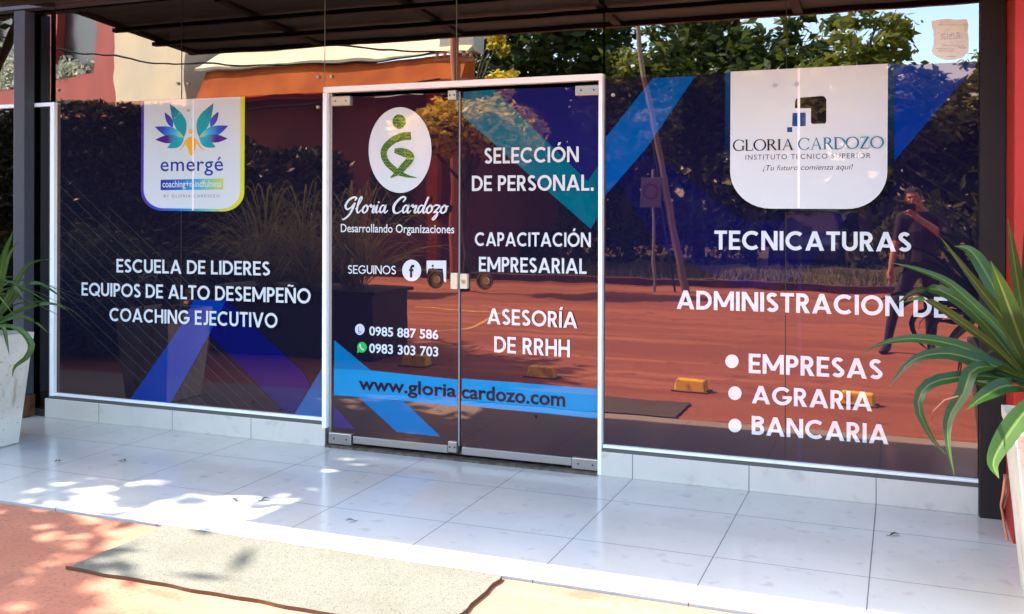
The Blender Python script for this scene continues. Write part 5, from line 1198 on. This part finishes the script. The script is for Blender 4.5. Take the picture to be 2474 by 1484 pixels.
for sx_ in (-1, 1):
    g = MB(); g.box(sx_ * .62 - .13, sx_ * .62 + .13, 1.86, 1.93, .56, .70); attach_local(g.build('headlight', mat('lamp_glass', (.55, .57, .6), .1), bevel=.03), car)
    for yy in (1.25, -1.25):
        g = MB(); g.tube([(sx_ * .70, yy, .30), (sx_ * .86, yy, .30)], .30, 20); wh = attach_local(g.build('wheel', RUBBER), car)
        g = MB(); g.tube([(sx_ * .861, yy, .30), (sx_ * .875, yy, .30)], .18, 16); r_ = g.build('rim', ALU); attach_local(r_, wh)
g = MB(); g.box(-.40, .40, 1.955, 2.185, .36, .50); attach_local(g.build('grille', RUBBER), car)

# ================================================================== THE PHOTOGRAPHER
per = thing('person', 'person in dark clothes holding a phone up in front of the face', 'person', (0.12, -5.72, -0.012))
def unit_sphere(sg):
    bm = bmesh.new(); bmesh.ops.create_uvsphere(bm, u_segments=sg, v_segments=sg // 2 + 1, radius=1)
    V = [v.co.copy() for v in bm.verts]; Fs = [tuple(v.index for v in f.verts) for f in bm.faces]; bm.free(); return V, Fs
US = {10: unit_sphere(10), 14: unit_sphere(14)}
def skin_mesh(verts, edges, subdiv=2):
    """limbs as closely spaced tapering rounds, fused into one surface by the remesh below"""
    SV, SF = US[14 if verts[0][1] > .02 else 10]; V = []; Fs = []
    for a, b in edges:
        pa, pb = Vector(verts[a][0]), Vector(verts[b][0]); ra, rb = verts[a], verts[b]
        n = max(3, int((pb - pa).length / (min(ra[1], rb[1], ra[2], rb[2]) * .32)))
        for i in range(n + 1):
            t = i / n; rx = ra[1] + (rb[1] - ra[1]) * t; ry = ra[2] + (rb[2] - ra[2]) * t; r_ = min(rx, ry); c = pa.lerp(pb, t); o = len(V)
            V += [(c.x + q.x * rx, c.y + q.y * ry, c.z + q.z * r_) for q in SV]; Fs += [tuple(o + k for k in f) for f in SF]
    me = bpy.data.meshes.new('limb'); me.from_pydata(V, [], Fs); return me
def join(meshes):
    bm = bmesh.new()
    for m_ in meshes: bm.from_mesh(m_)
    me = bpy.data.meshes.new('joined'); bm.to_mesh(me); bm.free(); return me
Z0 = -0.012
BV = [((.17, -5.74, .95), .155, .115), ((.17, -5.75, 1.10), .135, .10), ((.18, -5.74, 1.27), .165, .115), ((.18, -5.74, 1.40), .150, .095), ((.165, -5.72, 1.475), .060, .060), ((.135, -5.69, 1.55), .052, .055),
      ((.00, -5.73, 1.405), .068, .065), ((-.045, -5.72, 1.25), .052, .050), ((-.070, -5.70, 1.13), .044, .043), ((-.105, -5.64, .96), .034, .034), ((-.115, -5.615, .885), .024, .030),
      ((.355, -5.72, 1.405), .068, .065), ((.415, -5.62, 1.29), .054, .052), ((.40, -5.53, 1.23), .046, .044), ((.25, -5.46, 1.33), .038, .037), ((.135, -5.425, 1.415), .026, .030),
      ((.075, -5.73, .86), .092, .100), ((.00, -5.70, .66), .080, .082), ((-.075, -5.66, .49), .062, .064), ((-.115, -5.68, .30), .054, .058), ((-.15, -5.68, .10), .040, .044), ((-.16, -5.66, .045), .042, .040), ((-.185, -5.54, .030), .040, .030),
      ((.265, -5.76, .86), .092, .100), ((.275, -5.78, .66), .080, .082), ((.27, -5.80, .49), .062, .064), ((.275, -5.85, .30), .054, .058), ((.28, -5.88, .10), .040, .044), ((.285, -5.86, .045), .042, .040), ((.31, -5.74, .030), .040, .030)]
BE = [(0, 1), (1, 2), (2, 3), (3, 4), (4, 5), (3, 6), (6, 7), (7, 8), (8, 9), (9, 10), (3, 11), (11, 12), (12, 13), (13, 14), (14, 15), (0, 16), (16, 17), (17, 18), (18, 19), (19, 20), (20, 21), (21, 22), (0, 23), (23, 24), (24, 25), (25, 26), (26, 27), (27, 28), (28, 29)]
parts = [skin_mesh(BV, BE, 2)]
def blob(c, r, rot=None, seg=24):
    bm = bmesh.new(); bmesh.ops.create_uvsphere(bm, u_segments=seg, v_segments=seg // 2 + 2, radius=1)
    M = Matrix.Translation(c) @ (rot.to_4x4() if rot else Matrix.Identity(4)) @ Matrix.Diagonal((*r, 1)); bm.transform(M); me = bpy.data.meshes.new('b'); bm.to_mesh(me); bm.free(); return me
HC = Vector((.105, -5.665, 1.625)); HR = Matrix.Rotation(R(-8), 3, 'Y') @ Matrix.Rotation(R(6), 3, 'Z') @ Matrix.Rotation(R(-6), 3, 'X')   # face looks to +y
hp = lambda x, y, z: HC + HR @ Vector((x, y, z))
parts += [blob(hp(0, -.008, .02), (.074, .094, .088), HR), blob(hp(0, .018, -.035), (.058, .070, .075), HR), blob(hp(0, .045, -.083), (.036, .034, .028), HR)]
parts += [blob(hp(0, .090, -.022), (.013, .022, .022), HR, 12), blob(hp(0, .082, -.052), (.024, .014, .008), HR, 12), blob(hp(0, .078, -.063), (.022, .014, .007), HR, 12), blob(hp(0, .074, .022), (.050, .018, .010), HR, 12)]
for s in (-1, 1): parts += [blob(hp(s * .076, -.01, -.012), (.010, .022, .034), HR, 12), blob(hp(s * .042, .062, -.030), (.020, .018, .018), HR, 12)]
def hand(wrist, fdir, ndir, side, curl, spread=.35, thumb=1):
    """palm and five fingers; fdir: along the fingers, ndir: out of the palm, curl: bend towards ndir"""
    f = fdir.normalized(); n = ndir.normalized(); n = (n - f * n.dot(f)).normalized(); s = f.cross(n) * side; out = []
    pc = wrist + f * .045; V = [(tuple(wrist), .024, .018), (tuple(wrist + f * .03), .034, .016), (tuple(wrist + f * .075), .038, .015)]
    out.append(skin_mesh(V, [(0, 1), (1, 2)], 1))
    for i, L in enumerate((.070, .078, .072, .058)):
        off = (i - 1.5) * .0195; b = wrist + f * (.078 - abs(i - 1.4) * .004) + s * off; d = (f + s * (i - 1.5) * spread * .12).normalized(); pts = [b]; ang = 0
        for k_, fr_ in enumerate((.45, .30, .25)):
            ang += curl[i] * (.55 if k_ == 0 else .8); dd = (d * math.cos(ang) + n * math.sin(ang)).normalized(); pts.append(pts[-1] + dd * L * fr_)
        out.append(skin_mesh([(tuple(p), r_, r_) for p, r_ in zip(pts, (.0098, .0092, .0084, .0070))], [(0, 1), (1, 2), (2, 3)], 1))
    b = wrist + f * .022 - s * .028 * thumb; d = (f * .75 - s * .75 * thumb + n * .25).normalized(); p1 = b + d * .034; d2 = (f * .95 - s * .25 * thumb + n * .45).normalized(); p2 = p1 + d2 * .028; p3 = p2 + (d2 + n * .3).normalized() * .022
    out.append(skin_mesh([(tuple(b), .013, .013), (tuple(p1), .011, .011), (tuple(p2), .0098, .0098), (tuple(p3), .0078, .0078)], [(0, 1), (1, 2), (2, 3)], 1))
    return out
parts += hand(Vector((-.115, -5.615, .885)), Vector((-.05, .10, -1)), Vector((.9, .35, 0)), 1, (.25, .32, .38, .45))
parts += hand(Vector((.135, -5.425, 1.415)), Vector((-.55, .02, .62)), Vector((-.75, .35, -.6)), -1, (.75, .8, .85, .9))
bodym = join(parts); bo = bpy.data.objects.new('tmp', bodym); col.objects.link(bo)
rmz = bo.modifiers.new('r', 'REMESH'); rmz.mode = 'VOXEL'; rmz.voxel_size = 0.0065; rmz.use_smooth_shade = True
sm_ = bo.modifiers.new('m', 'SMOOTH'); sm_.iterations = 4; sm_.factor = .5
bm2 = bpy.data.meshes.new_from_object(bo.evaluated_get(bpy.context.evaluated_depsgraph_get())); col.objects.unlink(bo); bpy.data.objects.remove(bo)
SKIN = mat('skin', (0.42, 0.20, 0.12), .5, noise=(40, (0.36, 0.16, 0.10), .4, .7)); SHIRT = mat('black_shirt', (0.022, 0.020, 0.024), .85, bump=(35, .6, .006)); TROUS = mat('dark_trousers', (0.028, 0.026, 0.034), .85, bump=(25, .6, .008)); SHOE = mat('dark_shoes', (0.03, 0.02, 0.018), .5)
body = bpy.data.objects.new('body', bm2); col.objects.link(body); bm2.name = 'body'; body.parent = per; body.matrix_parent_inverse = Matrix.Translation(per.location).inverted(); body.location.z = -0.012
for m_ in (SKIN, SHIRT, TROUS, SHOE): bm2.materials.append(m_)
def seg_d(p, a, b):
    ab_ = b - a; t = max(0, min(1, (p - a).dot(ab_) / ab_.length_squared)); return (p - a - ab_ * t).length, t
J = [Vector(v[0]) for v in BV]
for f in bm2.polygons:
    c = f.center; mi = 1
    if c.z < .075: mi = 3
    elif c.z < .93 and c.x > -.085 + 0 * c.z or c.z < .70: mi = 2
    if c.z > 1.475 and (c - HC).length < .2: mi = 0
    dl_, tl = seg_d(c, J[7], J[9]); dr_, tr_ = seg_d(c, J[12], J[14])
    if (seg_d(c, J[8], J[10])[0] < .06) or ((c - J[10]).length < .20 and c.x < -.075 and c.z < 1.0 and c.z > .70): mi = 0
    if seg_d(c, J[13], J[15])[0] < .055 and c.x < .34 or ((c - J[15]).length < .16 and c.y > -5.50): mi = 0
    f.material_index = mi
bm2.polygons.foreach_set('use_smooth', [True] * len(bm2.polygons))
# hair: a cap over the skull
bm = bmesh.new(); bmesh.ops.create_uvsphere(bm, u_segments=40, v_segments=24, radius=1)
bm.transform(Matrix.Translation(hp(0, -.014, .030)) @ HR.to_4x4() @ Matrix.Diagonal((.082, .100, .092, 1)))
inv_ = HR.transposed()
dele = []
for v in bm.verts:
    l = inv_ @ (v.co - HC)
    if l.z < -.045 + max(0, l.y) * 1.25 or (l.y > .045 and l.z < .062): dele.append(v)
    else: v.co += (v.co - hp(0, 0, 0)).normalized() * .004 * math.sin(v.co.x * 190 + v.co.z * 130)
bmesh.ops.delete(bm, geom=dele, context='VERTS'); hm = bpy.data.meshes.new('hair'); bm.to_mesh(hm); bm.free(); hm.materials.append(mat('black_hair', (0.012, 0.010, 0.009), .6, bump=(160, .9, .004)))
hair = bpy.data.objects.new('hair', hm); col.objects.link(hair); attach(hair, per); hair.location.z = -0.012
sd = hair.modifiers.new('t', 'SOLIDIFY'); sd.thickness = .008; sd.offset = -1
for s in (-1, 1):
    g = MB(); e = hp(s * .031, .083, .002); g.tube([e, e + HR @ Vector((0, .006, 0))], .008, 10)
    g.build('eye', mat('eye', (.05, .04, .035), .2), per)
phn = thing('phone', 'dark phone held level in front of the face', 'phone', (0.045, -5.405, 1.50))
g = MB(); g.box(-.032, .122, -5.403, -5.394, 1.461, 1.537); g.build('case', mat('phone_case', (.02, .02, .022), .3), phn, bevel=.003)
g = MB(); g.box(-.026, .116, -5.4045, -5.4032, 1.466, 1.532); g.build('screen', mat('phone_screen', (.01, .01, .012), .05), phn)
g = MB(); g.tube([(0, -5.3938, 1.512), (0, -5.3925, 1.512)], .009, 14); g.build('camera_ring', ALU, phn)
